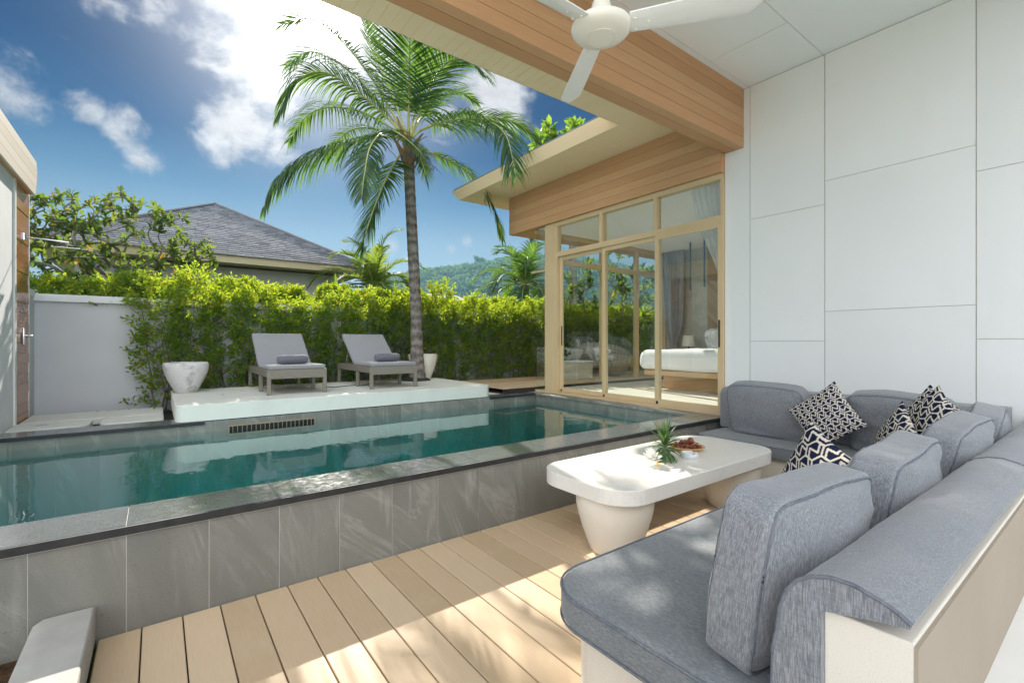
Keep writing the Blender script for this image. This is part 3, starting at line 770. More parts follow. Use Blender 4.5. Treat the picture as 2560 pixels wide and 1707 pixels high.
# ================================================================== terrace furniture
from mathutils import noise as mnoise
def nz(p, s=1., seed=0): return mnoise.noise(Vector((p[0]*s+seed*7.3, p[1]*s+seed*3.1, p[2]*s-seed*5.7)))
sofa = thing('corner_sofa', 'L shaped built-in sofa, cream concrete base with grey fabric pads around the coffee table', 'sofa', (0, 0, 0))
m = MB()
m.prism([(1.30, .292), (5.44, .292), (5.44, .46), (1.30, .46)], -.02, .75, bev=.004)
m.box((1.301, .284, -.02), (5.44, .2915, .742), 1)
m.prism(rrect(1.33, .462, 4.62, 1.40, [0, 0, 0, .14], 8), -.02, .30, bev=.006)
m.prism([(4.60, 1.402), (5.44, 1.402), (5.44, 2.92), (4.60, 2.92)], -.02, .30, bev=.006)
m.build('base', ['terrazzo', 'tan_plaster'], sofa)
def pad(name, poly, z0, z1, matn, r=.03, seed=1):
    bm = bmesh.new(); bv = [bm.verts.new((p[0], p[1], z0)) for p in poly]; f = bm.faces.new(bv)
    rr = bmesh.ops.extrude_face_region(bm, geom=[f])
    for v in rr['geom']:
        if isinstance(v, bmesh.types.BMVert): v.co.z = z1
    bmesh.ops.recalc_face_normals(bm, faces=bm.faces[:])
    ed = [e for e in bm.edges if abs(e.verts[0].co.z-e.verts[1].co.z) < 1e-6]
    bmesh.ops.bevel(bm, geom=ed, offset=r, segments=4, profile=.5, affect='EDGES')
    mb = MB(); mb.bm(bm, 0, True); o = mb.build(name, matn, sofa, 50)
    for z in (z0+.012, z1-.010):
        mb = MB(); P = [(x, y, z) for x, y in poly]; P.append(P[0]); mb.tube(P, .0048, 6, cap=False)
        mb.build('piping', 'piping', o)
    return o
pad('seat_pad', rrect(1.245, .58, 4.545, 1.475, [.05, .02, .02, .22], 10), .302, .435, 'sofa_seat')
pad('seat_pad', rrect(4.55, .60, 5.16, 2.84, [.02, .02, .03, .10], 8), .302, .43, 'sofa_seat')
prof = [(.578, .437), (.574, .598), (.563, .656), (.556, .717), (.540, .768), (.515, .800), (.485, .822), (.443, .837), (.394, .840), (.344, .828), (.312, .815), (.290, .798), (.292, .788), (.330, .782), (.402, .766), (.461, .752), (.461, .437)]
def roll(name, fn, n, ends=True):
    mb = MB(); k = len(prof); vs = []
    for i in range(n+1):
        for (a, b) in prof:
            p = Vector(fn(i/n, a, b)); w = nz(p, 3.2, 4)*.006+nz(p, 11, 2)*.0025
            if b > .79 and a > .3: p.z += w
            vs.append(p)
    fs = []
    for i in range(n):
        for j in range(k-1): fs.append((i*k+j, i*k+j+1, (i+1)*k+j+1, (i+1)*k+j))
        fs.append((i*k+k-1, i*k, (i+1)*k, (i+1)*k+k-1))
    fs.append(tuple(range(k))); fs.append(tuple(n*k+j for j in reversed(range(k))))
    mb.add(vs, fs, 0, True); o = mb.build(name, 'sofa_grey', sofa, 48)
    for i in (0, n):
        mb = MB(); mb.tube([vs[i*k+j] for j in range(12)], .005, 6); mb.build('piping', 'piping', o)
    return o
roll('back_pad', lambda t, a, b: (1.278+t*(3.22-1.278), a, b), 44)
roll('back_pad', lambda t, a, b: (3.228+t*(5.44-3.228), a, b), 40)
# pad against the panelled wall
m = MB()
bm = bmesh.new(); bmesh.ops.create_cube(bm, size=1)
for v in bm.verts: v.co = Vector((5.305+v.co.x*.27, 1.76+v.co.y*2.30, .655+v.co.z*.45))
bmesh.ops.subdivide_edges(bm, edges=bm.edges[:], cuts=1)
bm2 = bmesh.new(); bmesh.ops.create_cube(bm2, size=1)
for v in bm2.verts: v.co = Vector((5.305+v.co.x*.27, 1.76+v.co.y*2.30, .655+v.co.z*.45))
bmesh.ops.bevel(bm2, geom=[e for e in bm2.edges if (e.verts[0].co.x < 5.3 and e.verts[1].co.x < 5.3 and e.verts[0].co.z > .7 and e.verts[1].co.z > .7)], offset=.10, segments=6, profile=.5, affect='EDGES')
bmesh.ops.bevel(bm2, geom=[e for e in bm2.edges if abs(e.verts[0].co.y-e.verts[1].co.y) < .02 and max(v.co.y for v in e.verts) > 2.9], offset=.035, segments=4, profile=.5, affect='EDGES')
bm.free(); m.bm(bm2, 0, True); m.build('back_pad', 'sofa_grey', sofa, 40)

def cushion(name, label, w, t, h, loc, rot, matn='sofa_grey', r=.065, puff=.04, seed=0, sag=.02, group='grey loose back cushions on the sofa', pipe=True):
    root = thing(name, label, 'cushion', loc, 0, group); root.rotation_euler = rot
    def mp(x, y, z):
        q = Vector((x*w/2, y*t/2, z*h/2)); core = Vector((max(-w/2+r, min(w/2-r, q.x)), max(-t/2+r*.35, min(t/2-r*.35, q.y)), max(-h/2+r, min(h/2-r, q.z))))
        d = q-core
        if d.length > 1e-9:
            e = Vector((d.x/r, d.y/(r*.35), d.z/r)); L = e.length; mx = max(abs(e.x), abs(e.y), abs(e.z)); s = mx/L
            e2 = e*s; d = Vector((e2.x*r, e2.y*r*.35, e2.z*r))
        p = core+d
        p.y += (1 if y > 0 else -1)*abs(y)*puff*(1-x*x)*(1-z*z)*1.3
        p.z += (1 if z > 0 else -.2)*abs(z)*puff*.55*(1-x*x)
        p.x += (1 if x > 0 else -1)*abs(x)*puff*.4*(1-z*z)
        if z > 0: p.z -= sag*z*(math.sin(2.2*x+seed)*.5+nz((x, y*.3, z), 1.3, seed)*.9)
        wr = nz((x*1.6, y, z*3.2), 1.5, seed)*.016 + nz((x*8, y*2, z*1.6), 1.4, seed+3)*.010*(.35+.65*max(0, z)) + nz((x*2+z, y*2, z*8), 1.3, seed+8)*.016*max(0, -z+.35)
        p.y += wr*(1 if y > 0 else -1)*min(1, 1.2-max(abs(x), abs(z))**4)
        p.z += h/2
        return p
    bm = bmesh.new(); bmesh.ops.create_cube(bm, size=2); bmesh.ops.subdivide_edges(bm, edges=bm.edges[:], cuts=19, use_grid_fill=True)
    for v in bm.verts:
        # finer sampling near the edges
        c = v.co; g = lambda a: math.copysign(1-(1-abs(a))**1.5, a)
        v.co = mp(g(c.x), g(c.y), g(c.z))
    mb = MB(); mb.bm(bm, 0, True); mb.build('cover', matn, root, 0)
    if pipe:
        for y in (-1, 1):
            mb = MB(); P = []
            for (a, b, c, d) in ((-1, -1, 1, -1), (1, -1, 1, 1), (1, 1, -1, 1), (-1, 1, -1, -1)):
                for i in range(26): f = i/26; P.append(mp(a+(c-a)*f, y*.96, b+(d-b)*f))
            P.append(P[0]); mb.tube(P, .0045, 6, cap=False)
            mb.build('piping', 'piping', root)
    return root
lean = R(15)
cushion('back_cushion', 'nearest grey cushion on the near sofa leg with its broad end facing the left', .72, .155, .512, (1.695, .725, .436), (R(8.5), 0, R(-2)), puff=.055, seed=1)
cushion('back_cushion', 'second grey cushion along the near sofa leg, behind the navy pillow at the seat front', .78, .17, .50, (2.63, .725, .436), (R(10), 0, R(2)), puff=.055, seed=2)
cushion('back_cushion', 'third grey cushion along the near sofa leg, before the pair of navy pillows', .72, .16, .52, (3.66, .72, .436), (R(13), 0, R(-2)), puff=.055, seed=3)
cushion('back_cushion', 'grey cushion wedged in the inner corner of the L shaped sofa', .66, .17, .50, (4.60, .74, .436), (R(13), 0, R(6)), seed=4)
cushion('back_cushion', 'grey cushion at the pool end of the sofa against the white wall', .74, .16, .54, (5.02, 2.27, .432), (R(14), 0, R(-90)), seed=5, sag=.012)
cushion('back_cushion', 'wide grey cushion against the white wall beside the inner sofa corner', .70, .16, .53, (5.03, 1.20, .432), (R(14), 0, R(-91)), seed=6, sag=.012)

def seg_d(x, y, a, b):
    ax, ay = a; bx, by = b; dx, dy = bx-ax, by-ay
    t = np.clip(((x-ax)*dx+(y-ay)*dy)/(dx*dx+dy*dy), 0, 1)
    return np.hypot(x-ax-t*dx, y-ay-t*dy)
def maze(x, y, s=.075, lw=.17):
    """interlocking hexagon key pattern: 1 = pale line, 0 = navy"""
    x = x/s; y = y/s; best = np.full(x.shape, 9.)
    H = math.sqrt(3)
    j = np.round(y/1.5); i = np.round(x/H-.5*(j % 2))
    for dj in (-1, 0, 1):
        for di in (-1, 0, 1):
            jj = j+dj; ii = i+di
            cx = H*(ii+.5*(jj % 2)); cy = 1.5*jj; u = x-cx; v = y-cy
            hx = [(sin(pi/3*k), cos(pi/3*k)) for k in range(6)]
            for k in range(6): best = np.minimum(best, seg_d(u, v, hx[k], hx[(k+1) % 6]))
            flip = np.where((ii+jj) % 2 == 0, 1., -1.)
            Zp = [(-.433, .75), (.42, .30), (-.42, -.30), (.433, -.75)]
            for a, b in zip(Zp, Zp[1:]): best = np.minimum(best, seg_d(u*flip, v, a, b))
    return (best < lw*.56).astype(float)
def pillow(name, label, size, thick, loc, rot, cell=.075, group='navy patterned pillows on the sofa', n=110, dark=(.010, .014, .045), pale=(.66, .61, .52), ang=0.):
    g = np.linspace(-1, 1, n+1); U, Vv = np.meshgrid(g, g)
    px = U*(1-.085*(1-Vv**2))*size/2; pz = Vv*(1-.085*(1-U**2))*size/2
    th = thick/2*np.clip((1-np.abs(U)**2.2), 0, 1)**.55*np.clip((1-np.abs(Vv)**2.2), 0, 1)**.55
    th = th*(1+.08*np.sin(U*3+1)*np.cos(Vv*2.4))
    ca, sa = cos(ang), sin(ang)
    col = maze(px*ca-pz*sa, px*sa+pz*ca, cell)
    N = (n+1)**2
    Vt = np.concatenate([np.stack([px, -th, pz], -1).reshape(-1, 3), np.stack([px, th+.0005, pz], -1).reshape(-1, 3)])
    idx = np.arange(N).reshape(n+1, n+1)
    F = np.stack([idx[:-1, :-1], idx[:-1, 1:], idx[1:, 1:], idx[1:, :-1]], -1).reshape(-1, 4)
    F = np.concatenate([F, F[:, ::-1]+N])
    o = np_mesh(name, Vt, F, 'pattern_cloth', None, True)
    me = o.data; ca_ = me.color_attributes.new('pattern', 'FLOAT_COLOR', 'POINT')
    c = np.concatenate([col.ravel(), col.ravel()])[:, None]
    rgb = c*np.array(pale)+(1-c)*np.array(dark)
    ca_.data.foreach_set('color', np.concatenate([rgb, np.ones((2*N, 1))], 1).astype(np.float32).ravel())
    o.location = loc; o.rotation_mode = 'XYZ'; o.rotation_euler = rot
    return tag(o, label, 'pillow', group)
def orient(yaw, leanb, spin):   # spin in the pillow's own plane, lean back, then turn
    return (Matrix.Rotation(yaw, 4, 'Z') @ Matrix.Rotation(leanb, 4, 'X') @ Matrix.Rotation(spin, 4, 'Y')).to_euler()
pillow('patterned_pillow', 'navy and cream patterned pillow standing on its corner against the white wall cushions', .47, .13, (4.72, 1.67, .735), orient(R(-95), R(-18), R(50)), .039)
pillow('patterned_pillow', 'navy patterned pillow showing only a peak between sofa seat and the nearest grey cushions', .42, .14, (3.24, 1.20, .625), orient(R(-120), R(-12), R(24)), .062, ang=.4)
pillow('patterned_pillow', 'smaller-looking navy patterned pillow leaning left of the tall pair near the sofa corner', .42, .13, (4.30, 1.07, .68), orient(R(-140), R(-14), R(35)), .05, ang=.2)
pillow('patterned_pillow', 'front one of the two stacked navy pillows in the sofa corner', .44, .13, (4.42, .90, .79), orient(R(-128), R(-14), R(42)), .05, ang=.7)
pillow('patterned_pillow', 'rear navy pillow, half hidden behind another one in the sofa corner', .44, .13, (4.62, .93, .775), orient(R(-100), R(-12), R(38)), .036)

# ------------------------------------------------------------------ coffee table
tb = thing('coffee_table', 'long white quartz coffee table on two barrel shaped terrazzo legs', 'table', (3.20, 2.232, 0))
m = MB(); m.prism(rrect(-1.015, -.417, 1.01, .417, .235, 10), .397, .495, bev=.004, seg=2); m.build('tabletop', 'quartz', tb, 30)
for x, y in ((-.73, -.10), (.73, -.10)):
    m = MB(); m.lathe([(.152, 0), (.163, .008), (.19, .08), (.219, .16), (.244, .24), (.258, .31), (.259, .35), (.250, .396)], (x, y, 0), 40); m.build('leg', 'terrazzo', tb)
# on the table
ZT = .4955
v = thing('glass_vase', 'small clear glass vase on the white table', 'vase', (3.07, 2.16, ZT))
m = MB(); m.lathe([(.034, .001), (.041, .012), (.043, .06), (.044, .095), (.0415, .095), (.040, .06), (.037, .014), (.001, .011)], (0, 0, 0), 24, cap=False); m.lathe([(.001, 0), (.034, .001)], (0, 0, 0), 24, cap=False); m.build('glass', 'glass', v)
def blade(mb, base, dirn_, L, w, droop, n=6, mi=0, up=Vector((0, 0, 1)), fold=.25):
    p = Vector(base); d = Vector(dirn_).normalized(); vs = []; fs = []; st = L/n
    for i in range(n+1):
        t = i/n; wd = w*(min(1, .35+t*2.6))*(1-max(0, t-.35)/.65)**.75
        s = d.cross(up)
        if s.length < 1e-3: s = Vector((1, 0, 0))
        s.normalize(); nn = s.cross(d)
        vs += [p-s*wd+nn*wd*fold, p.copy(), p+s*wd+nn*wd*fold]
        p = p+d*st; d = (d-up*droop*st/L*(.4+1.2*t)).normalized()
    for i in range(n):
        for j in range(2): a = i*3+j; fs.append((a, a+1, a+4, a+3))
    mb.add(vs, fs, mi, True)
sg = thing('leaf_sprig', 'green rosette of long narrow leaves standing in the glass vase', 'plant', (3.07, 2.16, ZT+.012))
m = MB(); rr = random.Random(3)
for i in range(64):
    a = i*2.4+rr.uniform(-.3, .3); e = R(80-i*2.0+rr.uniform(-6, 6)); L = rr.uniform(.15, .22)*(1 if i < 26 else .85)
    blade(m, (0, 0, .14-i*.0014), (cos(a)*cos(e), sin(a)*cos(e), sin(e)), L, .0135, .55 if i < 12 else 1.0)
m.build('leaf', 'sprig_leaf', sg, 0)
m = MB(); m.tube([(.004, 0, .005), (0, .003, .07), (0, 0, .15)], .006, 8); m.build('stem', 'palm_rib', sg)
fl = thing('white_flower', 'white flower head lying on the sunlit table next to the vase', 'flower', (2.90, 2.155, ZT))
m = MB(); rr = random.Random(5)
for i in range(34):
    a = i*2.4; e = R(10+i*2.3); r0 = .02
    blade(m, (r0*cos(a)*.3, r0*sin(a)*.3, .018+i*.0007), (cos(a)*cos(e), sin(a)*cos(e), sin(e)), .078+.012*rr.random(), .030, -.5, 5, fold=.5)
m.build('petal', 'petal', fl, 0)
m = MB(); m.ball((.01, -.05, .014), .016, 1, jit=.2); m.build('flower_centre', 'petal_yellow', fl)
pl = thing('wooden_plate', 'shallow round wooden plate on the far half of the table', 'plate', (3.53, 2.27, ZT))
m = MB(); m.lathe([(.001, 0), (.07, 0), (.115, .014), (.145, .034), (.142, .038), (.11, .021), (.07, .010), (.001, .009)], (0, 0, 0), 40, cap=False); m.build('dish', 'plate_wood', pl)
rr = random.Random(9); m = MB()
for i in range(90):
    a = rr.uniform(0, 6.28); r = .105*math.sqrt(rr.random()); h = .02+.045*(1-(r/.11)**2)*rr.random()
    m.ball((r*cos(a), r*sin(a), h), rr.uniform(.010, .020), 1, jit=.35, sc=(1.2, .9, .6))
for i in range(26):
    a = rr.uniform(0, 6.28); r = .09*math.sqrt(rr.random()); b = rr.uniform(0, 6.28)
    p = Vector((r*cos(a), r*sin(a), .05*(1-(r/.12)**2)+.012)); q = Vector((cos(b), sin(b), .4))*.02
    m.tube([p-q, p+Vector((0, 0, .012)), p+q], .005, 5)
o = m.build('dried_potpourri', 'dried_brown', None, 0, (3.53, 2.27, ZT+.006)); tag(o, 'heap of shiny brown dried flowers and pods on the wooden plate', 'potpourri')
m = MB(); m.ball((0, 0, 0), .026, 3); o = m.build('seed_pod', 'dried_brown', None, 0, (3.53, 2.235, ZT+.085)); tag(o, 'glossy round brown seed pod on top of the potpourri heap', 'seed pod')
asht = thing('ashtray', 'round pale stone ashtray with notched rim in front of the plate', 'ashtray', (3.325, 2.115, ZT))
m = MB(); k = 48; vs = []; pr = [(.001, 0), (.062, 0), (.066, .006), (.067, .034), (.063, .040), (.052, .040), (.047, .034), (.045, .014), (.001, .012)]
for (r, z) in pr:
    for j in range(k):
        q = 2*pi*j/k; zz = z
        if z >= .034 and min((q % (2*pi/3)), 2*pi/3-(q % (2*pi/3))) < .17: zz = z-.009
        vs.append((r*cos(q), r*sin(q), zz))
m.add(vs, [(i*k+j, i*k+(j+1) % k, (i+1)*k+(j+1) % k, (i+1)*k+j) for i in range(len(pr)-1) for j in range(k)], 0, True); m.build('bowl', 'ash_stone', asht, 40)

# ------------------------------------------------------------------ ceiling fan
FH = (1.82, 1.66)
fan = thing('ceiling_fan', 'cream three bladed ceiling fan hanging in front of the wooden beam', 'ceiling fan', (FH[0], FH[1], 0))
m = MB(); m.lathe([(.001, 2.956), (.070, 2.956), (.0705, 2.953), (.075, 2.953), (.076, 2.957), (.108, 2.963), (.138, 2.978), (.153, 2.998), (.151, 3.014), (.130, 3.032), (.092, 3.046), (.060, 3.056), (.056, 3.085), (.046, 3.13), (.027, 3.17), (.014, 3.18), (.001, 3.18)], (0, 0, 0), 44, cap=False); m.build('motor', 'fan_enamel', fan, 50)
m = MB(); m.tube([(0, 0, 3.17), (0, 0, 4.25)], .013, 12); m.lathe([(.001, 4.325), (.07, 4.325), (.06, 4.27), (.02, 4.23), (.001, 4.23)], (0, 0, 0), 28, cap=False); m.build('rod', 'fan_enamel', fan)
m = MB(); m.lathe([(.001, 2.9515), (.066, 2.9515), (.068, 2.9555)], (0, 0, 0), 40, cap=False); m.build('cap', 'fan_enamel', fan)
for a in (R(59), R(-54), R(179)):
    n_, w = 14, 5; vs = []; fs = []
    for sd in (0, 1):
        for i in range(n_+1):
            t = i/n_; r = .145+t*.60; hw = (.052+.013*math.sin(pi*min(1, t*1.1)*.5))*(1 if t < .92 else max(0, 1-((t-.92)/.0825)**4)**.5)
            for j in range(w+1):
                s = -1+2*j/w; z = 3.0-s*hw*.30+(.006 if abs(s) == 1 else 0)-.004*math.cos(s*1.6)+sd*.006
                vs.append((r*cos(a)-s*hw*sin(a), r*sin(a)+s*hw*cos(a), z))
    N = (n_+1)*(w+1)
    for i in range(n_):
        for j in range(w):
            q = i*(w+1)+j; fs.append((q, q+w+1, q+w+2, q+1)); fs.append((N+q, N+q+1, N+q+w+2, N+q+w+1))
    for i in range(n_):
        q = i*(w+1); fs.append((q, N+q, N+q+w+1, q+w+1)); q += w; fs.append((q, q+w+1, N+q+w+1, N+q))
    for j in range(w):
        q = j; fs.append((q, q+1, N+q+1, N+q)); q = n_*(w+1)+j; fs.append((q, N+q, N+q+1, q+1))
    m = MB(); m.add(vs, fs, 0, True); bl = m.build('blade', 'fan_blade', fan, 50)
    for (r, s) in ((.17, -.6), (.17, .55), (.235, 0)):
        m = MB(); m.ball((r*cos(a)-s*.05*sin(a), r*sin(a)+s*.05*cos(a), 2.993-s*.015), .008, 2, sc=(1, 1, .6))
        m.build('screw', 'fan_enamel', bl)

# ------------------------------------------------------------------ loungers on the platform
def lounger(label, loc):
    L = thing('sun_lounger', label, 'sun lounger', loc, 0, 'sun loungers on the white platform')
    m = MB()
    m.rbox((-.37, 0, .21), (.37, .035, .330), .006, 1, smooth=False)
    for s in (-1, 1): m.rbox((s*.37, .036, .235), (s*.335, 1.60, .330), .006, 1, smooth=False)
    m.rbox((-.334, 1.565, .235), (.334, 1.60, .33), .006, 1, smooth=False); m.box((-.334, .037, .285), (.334, .76, .325))
    m.build('frame', 'wicker', L)
    for s in (-1, 1):
        for y in (.005, .60, 1.535):
            m = MB(); x0, x1 = sorted((s*.372, s*.322)); m.rbox((x0, y-.004, 0), (x1, y+.046, .236 if y > .01 else .232), .008, 1, smooth=False); m.build('leg', 'wicker', L)
    m = MB(); m.box((-.308, .615, .055), (.308, .645, .085)); m.build('cross_bar', 'wicker', L)
    m = MB(); m.rbox((-.355, .004, .333), (.355, .765, .386), .014, 3); m.build('seat_cushion', 'lounger_grey', L)
    bk = MB(); bm = bmesh.new(); bmesh.ops.create_cube(bm, size=1)
    for q in bm.verts: q.co = Vector((q.co.x*.71, q.co.y*.06, q.co.z*.75+.375))
    bmesh.ops.bevel(bm, geom=bm.edges[:]+bm.verts[:], offset=.016, segments=3, profile=.5, affect='EDGES')
    M = Matrix.Translation((0, .785, .355)) @ Matrix.Rotation(R(-53), 4, 'X')
    bk.bm(bm, 0, True, M); bk.build('back_cushion', 'lounger_grey', L)
    m = MB()
    bm = bmesh.new(); bmesh.ops.create_cube(bm, size=1)
    for q in bm.verts: q.co = Vector((q.co.x*.66, q.co.y*.03+.047, q.co.z*.70+.36))
    m.bm(bm, 0, False, M)
    m.build('back_frame', 'wicker', L)
    for s in (-1, 1):
        m = MB(); m.tube([(s*.30, 1.16, .62), (s*.30, 1.36, .27)], .014, 6); m.build('brace', 'wicker', L)
    return L
lounger('wicker sun lounger with grey cushions nearer the aged white pot', (1.50, 6.745, .70))
lounger('wicker sun lounger with grey cushions beside the palm trunk', (2.85, 6.73, .70))
for lab, p, rz in (('rolled dark grey towel on the lounger nearer the aged pot', (1.49, 7.02, 1.088), R(2)), ('rolled dark grey towel on the lounger beside the palm trunk', (2.87, 7.06, 1.088), R(1))):
    m = MB(); vs = []; fs = []; k = 26; nL = 10
    for i in range(nL+1):
        t = i/nL; x = (t-.5)*.38; rr_ = .071*(1-.28*abs(2*t-1)**9)
        for j in range(k):
            q = 2*pi*j/k; r2 = rr_*(1+.03*sin(2*q+3*t)); zz = .064+r2*.92*sin(q)
            vs.append((x, r2*1.12*cos(q), max(.001, zz)))
    for i in range(nL):
        for j in range(k): fs.append((i*k+j, i*k+(j+1) % k, (i+1)*k+(j+1) % k, (i+1)*k+j))
    fs.append(tuple(reversed(range(k)))); fs.append(tuple(nL*k+j for j in range(k)))
    m.add(vs, fs, 0, True)
    sp_ = []
    for sx in (-1, 1):
        P = [(sx*.1905, (.008+.0098*a)*cos(a), .068+(.008+.0098*a)*.92*sin(a)) for a in np.linspace(0, 6.2, 40)]
        m.tube(P, .0035, 5)
    m.tube([(-.185, .052, .014), (0, .056, .013), (.185, .052, .014)], .006, 6)
    o = m.build('rolled_towel', 'towel_grey', None, 40, p); o.rotation_euler = (0, 0, rz); tag(o, lab, 'towel', 'rolled towels on the loungers')
m = MB()
m.tube([(2.05, 7.55, .703), (2.15, 7.35, .706), (2.35, 7.45, .705), (2.5, 7.5, .706), (2.62, 7.4, .705), (2.8, 7.55, .705)], .006, 6)
tag(m.build('cable', 'black_plastic'), 'thin dark cable lying on the platform behind the loungers', 'cable')

# ------------------------------------------------------------------ planters
p1 = thing('aged_planter', 'wide white planter with grey weather stains at the left end of the platform', 'planter', (.315, 7.92, .70))
m = MB(); m.lathe([(.12, 0), (.126, .004), (.165, .08), (.215, .18), (.25, .27), (.265, .335), (.266, .375), (.258, .405), (.25, .412), (.238, .408), (.24, .37), (.22, .25)], (0, 0, 0), 48, wob=.006); m.build('pot', 'aged_pot', p1, 60)
m = MB(); m.lathe([(.001, .33), (.236, .33)], (0, 0, 0), 30, cap=False); m.build('soil', 'soil', p1)
p2 = thing('cream_planter', 'smooth cream planter standing behind the palm trunk', 'planter', (3.98, 8.08, .70))
m = MB(); m.lathe([(.135, 0), (.14, .004), (.17, .08), (.215, .2), (.25, .31), (.266, .40), (.268, .46), (.255, .465), (.245, .44)], (0, 0, 0), 48); m.build('pot', 'cream_pot', p2, 60)
m = MB(); m.lathe([(.001, .40), (.245, .40)], (0, 0, 0), 30, cap=False); m.build('soil', 'soil', p2)

# ================================================================== bedroom
bed = thing('bed', 'wide bed with white linen on an oak platform behind the glass doors', 'bed', (0, 0, 0))
m = MB(); m.rbox((7.42, 3.65, .546), (9.3, 5.25, .80), .004, 1, smooth=False); m.rbox((7.12, 3.45, .80), (9.38, 5.45, .885), .006, 1, smooth=False); m.build('bed_base', 'oak', bed)
bm = bmesh.new(); bmesh.ops.create_cube(bm, size=1)
for q in bm.verts: q.co = Vector((8.21+q.co.x*2.28, 4.50+q.co.y*2.16, 1.075+q.co.z*.37))
bmesh.ops.bevel(bm, geom=bm.edges[:]+bm.verts[:], offset=.14, segments=5, profile=.5, affect='EDGES'); bmesh.ops.subdivide_edges(bm, edges=bm.edges[:], cuts=4, use_grid_fill=True)
for q in bm.verts: q.co += Vector((nz(q.co, 2.2, 1)*.02-.05*max(0, 1.05-q.co.z)*0, nz(q.co, 2.5, 2)*.02, nz(q.co, 2.0, 3)*.02))
m = MB(); m.bm(bm, 0, True); m.build('duvet', 'linen', bed, 0)
for y, lab in ((5.0, 'white bed pillow leaning at the lamp side of the bed head'), (4.1, 'white bed pillow leaning at the curtain side of the bed head')):
    cushion('bed_pillow', lab, .70, .18, .42, (9.15, y, 1.24), (R(20), 0, R(-90)), 'linen', .07, .05, int(y*3), .02, 'white pillows at the bed head', False)
pillow('bed_patterned_pillow', 'grey and white patterned pillow standing on its corner on the bed', .42, .13, (8.60, 4.86, 1.46), orient(R(-92), R(-16), R(46)), .028, 'patterned pillow on the bed', 70, (.16, .17, .19), (.70, .70, .68))
cushion('bed_cushion', 'small white cushion lying in front of the patterned bed pillow', .34, .16, .2, (8.55, 4.55, 1.25), (R(10), 0, R(-80)), 'linen', .06, .04, 21, .01, 'cushion on the bed', False)
ns = thing('bedside_table', 'oak bedside table under the white lamp', 'table', (9.08, 5.82, .545))
m = MB(); m.rbox((-.25, -.2, .12), (.28, .2, .52), .004, 1, smooth=False); m.build('cabinet', 'oak', ns)
for x in (-.2, .22):
    for y in (-.16, .16):
        m = MB(); m.tube([(x, y, 0), (x, y, .12)], .018, 8); m.build('leg', 'oak', ns)
lp = thing('table_lamp', 'table lamp with white fabric shade on the bedside table', 'lamp', (9.05, 5.77, 1.066))
m = MB(); m.lathe([(.001, 0), (.07, 0), (.07, .012), (.012, .018), (.010, .12), (.014, .20), (.010, .26), (.001, .26)], (0, 0, 0), 24, cap=False); m.build('stand', 'black_plastic', lp)
m = MB(); m.lathe([(.145, .235), (.112, .46), (.110, .46), (.143, .235)], (0, 0, 0), 32, cap=False); m.build('lamp_shade', 'lamp_fabric', lp)
def curtain(name, label, matn, fx, left, right, z0, z1, amp, folds, cat='curtain', axis='Y'):
    nzv, nu = 40, 110; vs = []; fs = []
    for i in range(nzv+1):
        z = z0+(z1-z0)*i/nzv; a, b = left(z), right(z)
        for j in range(nu+1):
            u = j/nu; y = a+(b-a)*u; x = fx+amp*sin(u*folds*2*pi+.6*sin(z*1.3))*(.6+.4*sin(u*9+z))*min(1, abs(b-a)/.3)
            vs.append((x, y, z) if axis == 'Y' else (y, x, z))
    for i in range(nzv):
        for j in range(nu): a = i*(nu+1)+j; fs.append((a, a+1, a+nu+2, a+nu+1))
    m = MB(); m.add(vs, fs, 0, True); return tag(m.build(name, matn, None, 0), label, cat)
def lerp_tab(tab):
    zs_ = [t[0] for t in tab]; ys_ = [t[1] for t in tab]
    return lambda z: float(np.interp(z, zs_, ys_))
curtain('sheer_curtain', 'white sheer curtain swept aside at the right edge of the glass doors', 'sheer', 5.70, lerp_tab([(.56, 3.16), (1.2, 3.08), (1.75, 3.07), (2.0, 3.12), (2.4, 3.27), (2.9, 3.48), (3.4, 3.60)]), lambda z: 2.95, .56, 3.41, .035, 9)
curtain('grey_drape', 'grey drape tied in the middle in the far bedroom corner', 'drape', 9.22, lerp_tab([(.56, 6.46), (1.2, 6.38), (1.35, 6.36), (1.8, 6.48), (3.4, 6.55)]), lerp_tab([(.56, 6.02), (1.2, 6.14), (1.35, 6.18), (1.8, 6.03), (3.4, 5.98)]), .56, 3.41, .05, 7)
for i, (u, v0, v1) in enumerate(((1726, 0, 700), (1761, 0, 690))):
    p = ray(u, 690); t = (8.6-.35*i)/p.x; y = p.y*t
    q = thing('pendant_tube', ('slim blue grey pendant tube hanging left of the other one in the bedroom', 'slim blue grey pendant tube hanging in front of the timber panel edge')[i], 'pendant lamp', (8.6-.35*i, y, 0), 0, 'pendant tubes in the bedroom')
    m = MB(); m.tube([(0, 0, 3.40), (0, 0, 2.55)], .004, 6); m.build('cord', 'black_plastic', q)
    m = MB(); m.tube([(0, 0, 2.55), (0, 0, 2.55-.02), (0, 0, 1.45+1.0-.02)], .018, 12); m.tube([(0, 0, 3.399), (0, 0, 2.46)], .016, 12); m.build('tube', 'blue_enamel', q)
